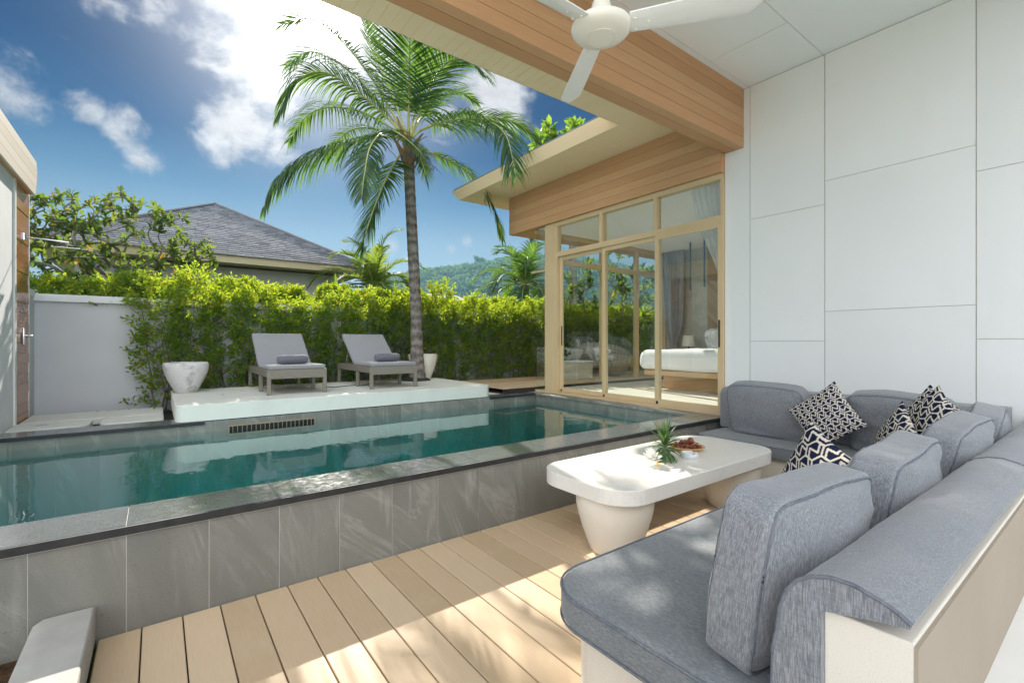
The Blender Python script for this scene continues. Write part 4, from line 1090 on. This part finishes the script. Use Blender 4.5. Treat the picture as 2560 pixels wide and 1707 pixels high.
# behind the rear glazing
ch = thing('woven_lounge_chair', 'woven shell lounge chair with round holes on the rear terrace', 'chair', (8.35, 7.55, .60))
m = MB(); NU, NV = 30, 9
def shell(u, v):
    a = -2.4+4.8*u; h = .30+.42*(.5-.5*cos(a))**1.0*0+.42*(.5+.5*cos(a-1.2)); z = v*h
    r = (.42+.16*(1-(1-v)**2))
    return Vector((r*1.25*cos(a), r*sin(a), z+.05))
for i in range(NU):
    for j in range(NV):
        c = [shell(i/NU, j/NV), shell((i+1)/NU, j/NV), shell((i+1)/NU, (j+1)/NV), shell(i/NU, (j+1)/NV)]
        ce = sum(c, Vector())/4; inn_ = [ce+(q-ce)*.42 for q in c]
        m.add(c+inn_, [(0, 1, 5, 4), (1, 2, 6, 5), (2, 3, 7, 6), (3, 0, 4, 7)])
m.build('shell', 'woven_grey', ch)
m = MB(); m.lathe([(.001, .20), (.45, .20), (.48, .26), (.45, .32), (.001, .33)], (0, 0, 0), 28, cap=False); m.lathe([(.38, 0), (.40, .05)], (0, 0, 0), 28); m.build('seat', 'sofa_grey', ch)
for i, (x, y, lab) in enumerate(((8.15, 7.75, 'pale cushion propped in the woven chair on its left side'), (8.55, 7.80, 'pale cushion propped in the woven chair on its right side'))):
    pillow('chair_cushion', lab, .42, .13, (x, y, 1.15), orient(R(20-40*i), R(-20), R(45)), .5, 'cushions in the woven chair', 24, (.34, .34, .33), (.4, .4, .4))
st = thing('garden_stool', 'white ribbed box stool on the rear walkway behind the glass', 'stool', (7.15, 7.2, .60))
m = MB(); m.rbox((-.22, -.22, .0), (.22, .22, .36), .01, 1, smooth=False)
for k in range(15): m.box((-.235, -.215+k*.03, .02), (-.2205, -.2+k*.03, .34)); m.box((-.215+k*.03, -.235, .02), (-.2+k*.03, -.2205, .34))
m.build('body', 'cream_pot', st); m = MB(); m.rbox((-.245, -.245, .361), (.245, .245, .39), .006, 1); m.build('lid', 'cap_paint', st)
# ================================================================== plants
def unit(a): return a/np.maximum(np.linalg.norm(a, axis=-1, keepdims=True), 1e-9)
def leaf_quads(P, D, Lg, Wd, rs, fold=.18):
    """one small pointed leaf per row"""
    n_ = len(P); D = unit(D); s = unit(np.cross(D, rs.normal(size=(n_, 3)))); nn = np.cross(s, D)
    Lg = Lg[:, None]; Wd = Wd[:, None]
    a = P; b = P+D*Lg*.45+s*Wd*.5+nn*Wd*fold; c = P+D*Lg; d = P+D*Lg*.45-s*Wd*.5+nn*Wd*fold
    V = np.stack([a, b, c, d], 1).reshape(-1, 3); F = np.arange(4*n_).reshape(-1, 4); return V, F
def leaf_hex(P, D, Lg, Wd, rs, up=None, fold=.15, droop=.12):
    n_ = len(P); D = unit(D); ref = np.tile(np.array([0, 0, 1.]), (n_, 1))+rs.normal(size=(n_, 3))*.35
    s = unit(np.cross(D, ref)); nn = np.cross(s, D); L = Lg[:, None]; Wd = Wd[:, None]
    pts = []
    for (t, w) in ((0, .06), (.3, .42), (.68, .5), (1, .03), (.68, -.5), (.3, -.42)):
        pts.append(P+D*L*t+s*Wd*w+nn*(abs(w)*Wd*fold*2-L*droop*t*t))
    V = np.stack(pts, 1).reshape(-1, 3); q = np.arange(n_)[:, None]*6
    F = np.concatenate([q+np.array([[0, 1, 4, 5]])*1, q+np.array([[1, 2, 3, 3]])*0+q*0], 0) if False else np.concatenate([q+np.array([[0, 1, 5, 5]])[:, :4]*0+np.array([[0, 1, 4, 5]]), q+np.array([[1, 2, 3, 4]])], 0)
    return V, F
def shrub(name, label, group, w, d, h, ncl, per, lsz, seed, zmin=.05, crown=None, matn='hedge_leaf', hedge=False):
    rs = np.random.RandomState(seed); root = thing(name, label, 'shrub', (0, 0, 0), 0, group)
    m = MB(); rr = random.Random(seed); tips = []
    for k in range(3 if not hedge else 5):
        x = rr.uniform(-.3, .3)*w; y = rr.uniform(-.2, .1)*d; P = [(x, y, 0)]
        for i in range(1, 7): x += rr.uniform(-.05, .05); y += rr.uniform(-.03, .03); P.append((x, y, h*.88*i/6))
        m.tube(P, [.014-.0016*i for i in range(7)], 5); tips.append(P)
    for k in range(46 if not hedge else 30):
        P = rr.choice(tips); i = rr.randint(1, 5); a = Vector(P[i]); q = rr.uniform(0, 6.28); L = rr.uniform(.12, .28)
        m.tube([a, a+Vector((cos(q)*L*.5, sin(q)*L*.35, L*.35)), a+Vector((cos(q)*L, sin(q)*L*.6, L*.9))], [.005, .004, .002], 4)
    m.build('stem', 'bark_grey', root, 0)
    z = zmin*h+(1-zmin)*h*rs.rand(ncl)**.75
    f = z/h; env = np.where(f > .8, 1-((f-.8)/.22)**2*.75, 1)*(.78+.22*np.sin(z*7+seed)+.1*np.sin(z*17+2*seed)); env = np.maximum(env, .12)
    a = rs.rand(ncl)*2*pi; r = np.sqrt(rs.rand(ncl))*.9+.12
    C = np.stack([np.cos(a)*r*w*.5*env, np.sin(a)*r*d*.5*env, z], 1)
    out = np.stack([np.cos(a), np.sin(a)*.8, .55+.6*rs.rand(ncl)], 1)+rs.normal(size=(ncl, 3))*.35; out = unit(out)
    # a spray of leaves along a short twig
    t = rs.rand(ncl, per)*lsz*3.6
    P = C[:, None]+out[:, None]*t[..., None]+rs.normal(size=(ncl, per, 3))*lsz*.28
    D = out[:, None]*.75+rs.normal(size=(ncl, per, 3))*.62
    P = P.reshape(-1, 3); D = D.reshape(-1, 3); k = len(P); keep = P[:, 2] > .03; P = P[keep]; D = D[keep]; k = len(P)
    V, F = leaf_quads(P, D, lsz*rs.uniform(.55, 1.5, k), lsz*.46*rs.uniform(.8, 1.2, k), rs)
    np_mesh('foliage', V, F, matn, root); return root
protos = []
lab_f = 'slim green climbing shrub in the row trained against the boundary wall'; gp_f = 'shrubs in a row in front of the boundary wall'
for sd in range(5): protos.append(shrub('wall_shrub', lab_f, gp_f, .55, .40, 2.0, 250, 14, .058, 40+sd))
hs = [2.34, 2.36, 2.20, 2.28, 2.14, 2.10, 2.30, 2.32, 2.16, 2.42, 2.30, 2.46, 2.22, 2.36, 2.2, 2.3, 2.2, 2.4, 2.2, 2.35, 2.2, 2.3, 2.2, 2.3]
rr = random.Random(21)
for i in range(34):
    o = protos[i] if i < 5 else copy_tree(protos[i % 5])
    o.location = (.06+.413*i+rr.uniform(-.05, .05), 8.50+rr.uniform(-.03, .03), .38); o.rotation_euler = (0, 0, rr.choice((0, pi))+rr.uniform(-.15, .15))
    o.scale = (1.06, 1, (hs[i % 24]-.46+(.16 if i in (1, 11) else 0))/2.0)
    if i == 0: o['label'] = 'end shrub of the row against the bare wall, behind the aged pot'
    if i > 13: o['label'] = 'green shrub at the boundary wall seen through the bedroom glass'; o['group'] = 'shrubs seen through the bedroom glass'
# sprig sticking out of the end shrub
lab_b = 'bushy yellow green shrub growing behind the boundary wall above its cap'; gp_b = 'bushes behind the boundary wall'
protos = [shrub('hedge_bush', lab_b, gp_b, 1.15, .85, 2.1, 900, 13, .05, 70+s, .60, hedge=True) for s in range(3)]
for i in range(19):
    o = protos[i] if i < 3 else copy_tree(protos[i % 3])
    o.location = (-1.30+.80*i+rr.uniform(-.1, .1), 9.36+rr.uniform(-.08, .08), .36); o.rotation_euler = (0, 0, rr.choice((0, pi))+rr.uniform(-.2, .2)); o.scale = (1, 1, rr.uniform(.89, .97))
o = copy_tree(protos[0]); o.location = (-.30, 8.98, .36); o.scale = (.62, .62, .93); o['label'] = 'dense dark green bush spilling over the wall cap left of the shrub row'; o['group'] = ''; del o['group']

# ------------------------------------------------------------------ coconut palms
def frond_mesh(root, ctrl, nl, Lmax, droop, rs, wd=.017, leafm='palm_leaf', rib=.020, start=.13, side_up=.25, name='frond'):
    P = catmull(ctrl, 48); n_ = len(P)
    seg = [0]
    for a, b in zip(P, P[1:]): seg.append(seg[-1]+(b-a).length)
    T = seg[-1]; m = MB(); m.tube(P, [max(.0025, rib*(1-.9*i/(n_-1))) for i in range(n_)], 6)
    fr = m.build(name, 'palm_rib', root, 0)
    Pn = np.array([list(p) for p in P]); sg_ = np.array(seg)/T
    VV = []; FF = []; base = 0; ns = 5
    for k in range(nl):
        t = start+(1-start)*(k+.5)/nl
        for sd in (-1, 1):
            tt = min(.999, t+rs.uniform(-.004, .004))
            p = np.array([np.interp(tt, sg_, Pn[:, c]) for c in range(3)]); q = np.array([np.interp(min(1, tt+.02), sg_, Pn[:, c]) for c in range(3)]); q0 = np.array([np.interp(max(0, tt-.02), sg_, Pn[:, c]) for c in range(3)])
            tan = unit(q-q0); side = np.cross(tan, [0, 0, 1.]); ln = np.linalg.norm(side)
            side = side/ln if ln > .12 else unit(np.cross(tan, [.6, -.8, 0]))
            up = np.cross(side, tan)
            u = (tt-start)/(1-start)
            L = Lmax*(.55+1.1*u-1.35*u**2+.02)*rs.uniform(.85, 1.1) if u < .93 else Lmax*.30*rs.uniform(.8, 1.2)
            L = max(L, .22*Lmax)
            d = unit(side*sd*(1-.45*u)+tan*(.38+.75*u)+up*side_up*rs.uniform(.3, 1.2)+rs.normal(size=3)*.05)
            w0 = wd*rs.uniform(.85, 1.15); pts = []
            dr = droop*rs.uniform(.7, 1.35)
            bend = rs.uniform(.4, .8) if rs.rand() < .12 else 9
            for i in range(ns+1):
                f = i/ns; w = w0*(1 if f < .3 else (1-(f-.3)/.7)**.8)*(.45 if i == 0 else 1)
                wv = unit(np.cross(d, up))*w*.5+up*0
                wv = unit(np.cross(d, np.cross(tan, d)))*w*.5 if np.linalg.norm(np.cross(tan, d)) > .1 else wv
                pts += [p-wv, p+wv]
                p = p+d*L/ns
                dd = dr*(2.6 if f > bend else 1)
                d = unit(d+np.array([0, 0, -1.])*dd*(.25+.9*f)/ns*1.6)
            VV += pts
            for i in range(ns): a = base+2*i; FF.append((a, a+2, a+3, a+1))
            base += 2*(ns+1)
    np_mesh('leaflet', np.array(VV), np.array(FF), leafm, fr)
    return fr
palm = thing('coconut_palm', 'tall coconut palm with ringed grey trunk rising behind the loungers', 'palm tree', (0, 0, 0))
tp = [(3.765, 7.87, .69), (3.76, 7.87, 1.1), (3.735, 7.865, 2.0), (3.68, 7.865, 3.0), (3.635, 7.87, 3.9), (3.60, 7.87, 4.6), (3.585, 7.87, 5.0)]
P = catmull(tp, 150); m = MB(); rr = random.Random(4); rad = []
for i, p in enumerate(P):
    z = p.z; r = .098+.062*math.exp(-(z-.69)/.35)-.008*(z-.69)/4.3+.0055*abs(sin(z*25+.8*sin(z*3)))+rr.uniform(-.0018, .0018)
    if z > 4.55: r *= max(.5, 1-(z-4.55)*.9)
    rad.append(r)
m.tube(P, rad, 22); m.build('trunk', 'palm_bark', palm, 0)
m = MB()
for i in range(15):
    a = i*2.4; z0 = 4.45+.035*i; c0 = Vector((3.59, 7.87, z0)); d = Vector((cos(a), sin(a), 0))
    L = rr.uniform(.22, .42); w = rr.uniform(.05, .085); s = Vector((-sin(a), cos(a), 0))
    vs = []
    for k in range(5):
        t = k/4; p = c0+d*(.08+.15*t+.10*t*t)+Vector((0, 0, L*t)); ww = w*(1-t*.75)
        vs += [p-s*ww, p+d*.012, p+s*ww]
    m.add(vs, [(a_*3+b, a_*3+b+1, a_*3+b+4, a_*3+b+3) for a_ in range(4) for b in range(2)], 0, True)
m.lathe([(.085, 4.45), (.105, 4.55), (.11, 4.68), (.085, 4.85), (.05, 5.05), (.01, 5.3)], (3.59, 7.87, 0), 18, cap=False, wob=.1)
m.build('leaf_sheath', 'palm_fibre', palm, 0)
m = MB()
for i in range(13):
    a = rr.uniform(-1.6, 1.9)-YAW; b0 = Vector((3.60, 7.86, 4.62)); d = Vector((cos(a), sin(a), .25)); L = rr.uniform(.35, .62)
    e1 = b0+d*L*.5+Vector((0, 0, .04)); e2 = b0+d*L+Vector((0, 0, -.10)); m.tube([b0, e1, e2], [.012, .009, .004], 5)
    for k in range(12):
        t = rr.uniform(.3, 1); q = b0.lerp(e2, t)+Vector((0, 0, .05*(1-t))); m.tube([q, q+Vector((rr.uniform(-.1, .1), rr.uniform(-.1, .1), rr.uniform(-.14, .05)))], .0028, 4)
        if k < 4: m.ball(q+Vector((rr.uniform(-.06, .06), rr.uniform(-.06, .06), -.05)), .012, 1)
m.build('flower_stalk', 'bark_grey', palm, 0)
D0 = 8.45
FR = [  # photo u, v, depth offset from the crown; leaflets, length, droop, upward set
 ([(1012, 352, 0), (985, 342, 0), (900, 350, -.3), (785, 385, -.6), (700, 445, -.8), (662, 512, -.9)], 66, .66, 2.2, .0),
 ([(1012, 345, 0), (985, 312, 0), (905, 238, -.2), (820, 185, -.4), (755, 195, -.6), (706, 275, -.8)], 70, .78, 1.7, .15),
 ([(1015, 340, .1), (985, 290, .2), (925, 190, .4), (850, 100, .6), (775, 48, .8), (705, 62, .9)], 62, .62, .7, .35),
 ([(1014, 345, .3), (985, 305, .4), (930, 235, .9), (855, 165, 1.4), (775, 130, 1.8), (715, 165, 2.0)], 60, .66, 1.1, .25),
 ([(1020, 340, 0), (1021, 300, -.1), (1023, 200, -.5), (1025, 100, -1.1), (1030, 0, -1.8)], 64, .72, .25, .1),
 ([(1016, 342, .2), (1003, 300, .2), (965, 200, .5), (925, 110, .8), (905, 30, 1.0)], 60, .60, .35, .35),
 ([(1026, 342, 0), (1040, 305, 0), (1078, 215, -.3), (1115, 160, -.6), (1165, 148, -.9), (1208, 190, -1.1)], 62, .60, .8, .25),
 ([(1030, 345, 0), (1055, 325, 0), (1120, 303, -.5), (1200, 297, -1.0), (1262, 335, -1.5), (1290, 440, -1.8)], 66, .70, 1.7, .15),
 ([(1030, 345, .1), (1060, 322, .2), (1130, 300, .4), (1225, 293, .6), (1300, 312, .7), (1352, 360, .7)], 62, .55, 1.2, .2),
 ([(1028, 360, .1), (1060, 376, .1), (1115, 398, .2), (1180, 440, .3), (1232, 520, .3), (1257, 600, .2)], 56, .42, 1.1, .1),
 ([(1012, 350, -.1), (985, 332, -.4), (950, 338, -.8), (924, 372, -1.1), (912, 430, -1.3), (904, 495, -1.4)], 56, .50, 1.0, .2),
 ([(1012, 365, 0), (995, 395, -.1), (965, 450, -.35), (936, 520, -.5), (916, 580, -.6), (904, 622, -.6)], 62, .62, .5, .1),
 ([(1014, 352, -.1), (990, 332, -.4), (985, 328, -.8), (1012, 345, -1.2), (1045, 375, -1.5), (1062, 398, -1.6)], 50, .40, 1.0, .2),
 ([(1012, 345, .3), (975, 318, .4), (895, 278, .9), (815, 270, 1.3), (760, 298, 1.6), (722, 355, 1.8)], 62, .62, 1.7, .15),
 ([(1028, 342, .3), (1050, 300, .4), (1095, 250, 1.0), (1150, 232, 1.5), (1195, 258, 1.8)], 54, .50, .9, .3),
 ([(1024, 340, .4), (1035, 290, .6), (1055, 200, 1.3), (1085, 130, 1.8), (1120, 110, 2.2)], 54, .55, .5, .3),
 ([(1010, 345, .5), (960, 330, 1.0), (900, 320, 1.7), (850, 345, 2.2), (815, 400, 2.5)], 54, .5, 1.1, .2),
 ([(1034, 365, .1), (1048, 390, .05), (1060, 425, 0), (1068, 462, 0)], 26, .30, .6, .1),
]
rs = np.random.RandomState(5)
for ctrl, nl, Lm, dr, su in FR:
    frond_mesh(palm, [at(u, v, D0+b) for u, v, b in ctrl], int(nl*1.5), Lm*1.6, dr*1.3, rs, side_up=su, wd=.027, rib=.026, start=.16)
def small_palm(name, label, base, zc, nfr, L, seed, elev=(25, 85), matn='far_palm_leaf'):
    root = thing(name, label, 'palm tree', (0, 0, 0)); rs_ = np.random.RandomState(seed); r_ = random.Random(seed)
    m = MB(); m.tube([(base[0], base[1], base[2]), (base[0]+.05, base[1], zc*.5), (base[0], base[1], zc)], [.13, .11, .12], 12); m.build('trunk', 'palm_bark', root)
    for i in range(nfr):
        a = i*2.399+r_.uniform(-.2, .2); e = R(elev[1]+(elev[0]-elev[1])*i/nfr); l = L*r_.uniform(.85, 1.15)
        c = Vector((base[0], base[1], zc)); h = Vector((cos(a), sin(a), 0)); P_ = [c+Vector((0, 0, -.05))]
        d = h*cos(e)+Vector((0, 0, sin(e)))
        for k in range(5): P_.append(P_[-1]+d*l/5); d = (d+Vector((0, 0, -.30-.10*k))).normalized()
        frond_mesh(root, P_, 40, l*.34, .8, rs_, .040, matn, .02, .12, .25)
    return root
small_palm('young_palm', 'young yellow green palm behind the shrubs left of the big palm trunk', (4.33, 11.5, .36), 2.72, 20, 1.60, 8, (0, 84))
small_palm('young_palm', 'dark green palm with upright fronds beside the glass corner', (9.15, 11.5, .36), 3.15, 22, 1.9, 12, (-15, 84), 'palm_leaf')
small_palm('young_palm', 'little dark palm peeping over the shrubs in front of the hill', (10.6, 19.0, .36), 3.0, 10, 1.0, 15, (10, 80), 'palm_leaf')

# ------------------------------------------------------------------ leafy trees built from a branching skeleton
def leafy_tree(name, label, base, tips, leafn, leafsz, matn, seed, trunk_r=.08, flowers=0, fork=None, cat='tree', asp=.36, spread=.9, bark='bark_grey'):
    rs_ = np.random.RandomState(seed); r_ = random.Random(seed)
    root = thing(name, label, cat, (0, 0, 0)); nodes = [(Vector(base), Vector((0, 0, 1)))]
    fork = Vector(fork) if fork else Vector(base)+Vector((0, 0, 1))
    m = MB(); m.tube(catmull([base, Vector(base).lerp(fork, .5)+Vector((.04, .02, 0)), fork], 8), [trunk_r*(1-.03*i) for i in range(9)], 9)
    for i in range(1, 5): nodes.append((Vector(base).lerp(fork, i/4), Vector((0, 0, 1))))
    nodes = nodes[3:]
    tips = sorted(tips, key=lambda p: (Vector(p)-fork).length); ends = []
    for p in tips:
        p = Vector(p); best = min(nodes, key=lambda q: (q[0]-p).length*1.0+.35*(q[0]-fork).length*.6)
        q, dq = best; L = (p-q).length
        mid = q.lerp(p, .5)+Vector((r_.uniform(-.12, .12), r_.uniform(-.12, .12), .10*L))
        C_ = catmull([q, mid, p], 7); far = min(1, (q-fork).length/2.2); r0 = max(.012, trunk_r*.52*(1-far))
        m.tube(C_, [r0+(max(.008, r0*.5)-r0)*i/7 for i in range(8)], 6, cap=False)
        for i in (2, 4, 7): nodes.append((C_[i], (C_[i]-C_[i-1]).normalized()))
        ends.append((p, (C_[7]-C_[5]).normalized()))
    m.build('trunk', bark, root, 0)
    Pp = []; Dd = []
    for p, d in ends:
        k = r_.randint(int(leafn*.6), leafn)
        ax = np.array(d); a = np.arange(k)*2.4+r_.random()*6
        e1 = unit(np.cross(ax, [.3, .5, .1])); e2 = np.cross(ax, e1); el = rs_.uniform(-.1, 1.0, k)
        D_ = (np.cos(a)[:, None]*e1+np.sin(a)[:, None]*e2)*spread+ax*el[:, None]
        Pp.append(np.array(p)+ax*rs_.uniform(-.10, .03, k)[:, None]); Dd.append(D_)
    Pp = np.concatenate(Pp); Dd = np.concatenate(Dd); k = len(Pp); Lg = leafsz*rs_.uniform(.65, 1.2, k)
    V, F = leaf_hex(Pp, Dd, Lg, Lg*asp*rs_.uniform(.85, 1.15, k), rs_)
    np_mesh('crown', V, F, matn, root)
    if flowers:
        m = MB()
        for p, d in r_.sample(ends, flowers):
            for i in range(9):
                q = p+d*.07+Vector((r_.uniform(-.07, .07), r_.uniform(-.07, .07), r_.uniform(-.03, .07)))
                for j in range(5):
                    a = j*1.257; u_ = Vector((cos(a), sin(a), .35)); s_ = Vector((-sin(a), cos(a), 0))*.016
                    m.add([q, q+u_*.02+s_, q+u_*.042, q+u_*.02-s_], [(0, 1, 2, 3)])
        m.build('blossom', 'petal', root, 0)
    return root
def blob(n_, c, r, seed, shell=.35):
    r_ = random.Random(seed); out = []
    while len(out) < n_:
        p = Vector((r_.uniform(-1, 1), r_.uniform(-1, 1), r_.uniform(-1, 1)))
        if shell < p.length < 1: out.append(Vector((c[0]+p.x*r[0], c[1]+p.y*r[1], c[2]+p.z*r[2])))
    return out
tips = blob(190, (-.62, 10.6, 2.98), (1.52, .75, 1.0), 31, .3)+blob(20, (-1.6, 10.4, 3.3), (.5, .5, .6), 32)
tips = [p for p in tips if p.z > 1.9]
for u, v, d in ((400, 560, 10.3), (440, 600, 10.1), (460, 545, 10.4), (510, 605, 10.2), (350, 510, 10.5), (330, 535, 10.3), (240, 500, 10.6), (195, 520, 10.5)): tips.append(at(u, v, d-1.9))
leafy_tree('frangipani_tree', 'wide frangipani tree with white blossoms in front of the shingled roof', (-.85, 10.6, .36), tips, 15, .145, 'frangipani_leaf', 33, .10, 16, (-.85, 10.55, 1.75))
tips = blob(90, (9.9, 8.25, 2.75), (2.1, .45, 1.15), 41)
leafy_tree('frangipani_tree', 'frangipani tree behind the bedroom, seen through its glass', (9.75, 8.36, .36), [p for p in tips if p.z > 1.5], 14, .20, 'frangipani_leaf', 43, .09, 0, (9.75, 8.33, 1.15))
tips = blob(60, (10.9, 11.2, 7.55), (1.7, 1.3, 1.0), 51)
leafy_tree('broadleaf_tree', 'big leaved tree whose top shows above the bedroom roof edge', (10.9, 11.2, .36), tips, 15, .34, 'broad_leaf', 53, .16, 0, (10.9, 11.2, 5.6), asp=.46)
m = MB(); bl_ = thing('banana_plant', 'single bright banana leaf standing above the shrubs below the roof', 'plant', (3.1, 10.5, 0))
blade(m, (0, 0, 2.0), (.02, .1, 1), .92, .13, .05, 10, fold=.3, up=Vector((.6, -.8, 0))); blade(m, (.1, 0, 1.7), (.3, .1, 1), .6, .10, .3, 8, fold=.3, up=Vector((.6, -.8, 0))); m.build('leaf', 'broad_leaf', bl_, 0)
m = MB(); m.tube([(0, 0, .36), (0, 0, 2.1)], [.06, .02], 8); m.build('stem', 'palm_rib', bl_)
m = MB(); rr = random.Random(77); heli = thing('heliconia', 'tall broad leaved green plant at the rear wall seen through the bedroom glass', 'plant', (9.1, 8.42, .36))
for i in range(16):
    a = rr.uniform(0, 6.28); blade(m, (rr.uniform(-.4, .4), rr.uniform(-.15, .15), .2+rr.random()*.7), (.25*cos(a), .2*sin(a), 1), rr.uniform(.6, 1.0), .10, .5, 8, fold=.25)
m.build('leaf', 'broad_leaf', heli, 0)

# ================================================================== neighbours and hill
nh = thing('neighbour_house', 'neighbour house with grey shingled hip roof and pale eaves behind the wall', 'house', (0, 0, 0))
EX, EY, EZ, HW, RISE = 4.35, 12.0, 3.30, 3.1, 1.82
m = MB(); m.box((EX-2*HW+.55, EY+.55, .3), (EX-.55, EY+2*HW-.55, 3.10)); m.build('wall', 'house_wall', nh)
m = MB(); m.box((EX-2*HW, EY, EZ-.17), (EX, EY+.03, EZ)); m.box((EX-.03, EY+.031, EZ-.17), (EX, EY+2*HW, EZ)); m.box((EX-2*HW, EY+.031, EZ-.17), (EX-2*HW+.03, EY+2*HW, EZ))
m.build('fascia', 'house_fascia', nh)
m = MB(); m.box((EX-2*HW+.032, EY+.032, EZ-.16), (EX-.032, EY+2*HW, EZ-.14)); m.build('eave_soffit', 'house_fascia', nh)
m = MB(); m.lathe([(.001, 0), (.07, 0), (.07, .03), (.001, .03)], (EX-.6, EY+.3, EZ-.19), 16); m.build('downlight', 'cap_paint', nh)
m = MB(); ov = .05; nc = 30; ap = (EX-HW, EY+HW); rr = random.Random(13)
for side in range(4):
    ca, sa = [(1, 0), (0, 1), (-1, 0), (0, -1)][side]
    for k in range(nc):
        f0, f1 = k/nc, (k+1.25)/nc; w0 = (HW+ov)*(1-f0); w1 = (HW+ov)*(1-min(1, f1))
        x = -w0
        while x < w0:
            x2 = min(w0, x+rr.uniform(.16, .30)); q = []
            for (xx, f) in ((x, f0), (x2-.006, f0), (x2-.006, f1), (x, f1)):
                f = min(1, f); dd = (HW+ov)*(1-f); xx = max(-dd, min(dd, xx)); lx, ly = xx, -dd
                q.append((ap[0]+lx*ca-ly*sa, ap[1]+lx*sa+ly*ca, EZ-.02+RISE*f+(.028+rr.uniform(0, .008) if f == min(1, f0) else .004)))
            lowp = [(p[0], p[1], p[2]-.022) for p in q[:2]]
            m.add(q+lowp, [(0, 1, 2, 3), (4, 5, 1, 0)]); x = x2
m.build('roof', 'shingle', nh)
m = MB()
for sx, sy in ((1, -1), (-1, -1)):
    a = Vector((ap[0], ap[1], EZ+RISE+.03)); b = Vector((ap[0]+sx*(HW+ov), ap[1]+sy*(HW+ov), EZ+.02)); m.tube([a, b], .035, 6)
m.build('ridge_cap', 'shingle', nh)
dh = thing('distant_house', 'distant house with tan sloping roof showing over the shrubs right of the trunk', 'house', (0, 0, 0))
m = MB(); m.box((14.0, 30.2, .3), (18.6, 35, 4.2)); m.build('wall', 'house_wall', dh)
m = MB(); m.prism([(30-.3, 4.25), (35.3, 4.25), (32.6, 5.05)], 13.8, 18.9, axis='X'); m.build('roof', 'tan_plaster', dh)
dh = thing('flat_roof_house', 'low house with dark flat roof just left of the palm trunk', 'house', (0, 0, 0))
m = MB(); m.box((9.3, 27.2, .3), (13.4, 31, 3.95)); m.build('wall', 'house_wall', dh)
m = MB(); m.box((9.0, 27, 3.96), (13.7, 31.3, 4.2)); m.build('roof', 'black_stone', dh)

HD = 700.0
ridge = [(560, 850), (700, 835), (820, 806), (880, 784), (920, 760), (960, 728), (1010, 706), (1060, 698), (1120, 694), (1180, 684), (1240, 678), (1300, 668), (1380, 664), (1460, 668), (1560, 690), (1700, 730), (1900, 800), (2000, 850)]
def hill_pt(u, s):    # s 0 = foot, 1 = ridge, 2 = behind
    v = np.interp(u, [r[0] for r in ridge], [r[1] for r in ridge])
    top = 1.4+(853.5-v)/1179*HD
    d = HD-260*(1-s)
    h = top*(math.sin(min(1, s)*pi/2)**1.15 if s <= 1 else max(0, 1-(s-1)*.6))
    r = ray(u, 853.5)
    return Vector((r.x*d, r.y*d, max(.3, h)))
NU, NS = 60, 20; vs = []; fs = []
for i in range(NU+1):
    for j in range(NS+1):
        p = hill_pt(560+1440*i/NU, 2*j/NS); p.z += 2.5*nz(p, .03)+1.5*nz(p, .09, 2); vs.append(p)
for i in range(NU):
    for j in range(NS): a = i*(NS+1)+j; fs.append((a, a+NS+1, a+NS+2, a+1))
m = MB(); m.add(vs, fs, 0, True); tag(m.build('hill', 'lawn', None, 0), kind='structure')
rs = np.random.RandomState(90); PP = []; DD = []; LL = []
for k in range(1500):
    u = rs.uniform(760, 1720); s = rs.rand()**.7*1.06; c = np.array(hill_pt(u, s)); R0 = rs.uniform(4.5, 10); q = 44
    dv = unit(rs.normal(size=(q, 3))); dv[:, 2] = np.abs(dv[:, 2])*.9-.1
    PP.append(c+np.array([0, 0, R0*.6])+dv*R0*np.array([1, 1, .8])*rs.uniform(.75, 1.05, (q, 1))); DD.append(dv+rs.normal(size=(q, 3))*.7); LL.append(np.full(q, R0*.50))
PP = np.concatenate(PP); DD = np.concatenate(DD); LL = np.concatenate(LL)
V, F = leaf_quads(PP, DD, LL*rs.uniform(.7, 1.3, len(PP)), LL*.8, rs); o = np_mesh('forest', V, F, 'forest_leaf'); tag(o, kind='stuff')
o['label'] = 'hazy green forest covering the distant hill'
def ridge_tree(label, u, top, w, hgt, seed):
    base = hill_pt(u, 1.0); S = HD/1179; rs_ = np.random.RandomState(seed)
    root = thing('ridge_tree', label, 'tree', base); tz = 1.4+(853.5-top)*S-base.z
    m = MB(); m.tube([(0, 0, -2), (.3, 0, tz*.5), (0, 0, tz*.8)], [1.2, .9, .6], 6)
    lob = [(rs_.uniform(-.5, .5)*w*S, rs_.uniform(-.4, .4)*w*S, tz-hgt*S*rs_.uniform(.25, .8)) for _ in range(7)]
    for l in lob: m.tube([(0, 0, tz*.45), l], [.4, .2], 5)
    m.build('trunk', 'bark_grey', root)
    PP = []; DD = []
    for l in lob:
        q = 110; dv = unit(rs_.normal(size=(q, 3))); R0 = w*S*rs_.uniform(.16, .28)
        PP.append(np.array(l)+dv*R0*np.array([1, 1, .55])*rs_.uniform(.4, 1.05, (q, 1))); DD.append(dv+rs_.normal(size=(q, 3)))
    PP = np.concatenate(PP); DD = np.concatenate(DD); k = len(PP)
    V, F = leaf_quads(PP, DD, rs_.uniform(1.3, 2.6, k), np.full(k, 1.3), rs_); np_mesh('crown', V, F, 'forest_leaf', root)
ridge_tree('tall spreading tree standing out of the hill ridge', 1198, 640, 34, 22, 3)
ridge_tree('thin single tree on the hill ridge right of the tall spreading one', 1254, 641, 22, 16, 4)

# ------------------------------------------------------------------ air
def haze(k):
    return (None, k.add('ShaderNodeVolumePrincipled', {'Color': (.36, .72, 1.0, 1), 'Density': .00042, 'Anisotropy': -.4}).outputs[0])
mat('haze', haze)
m = MB(); m.box((-950, -450, -2.2), (950, 1550, 138)); tag(m.build('haze', 'haze'), kind='stuff')
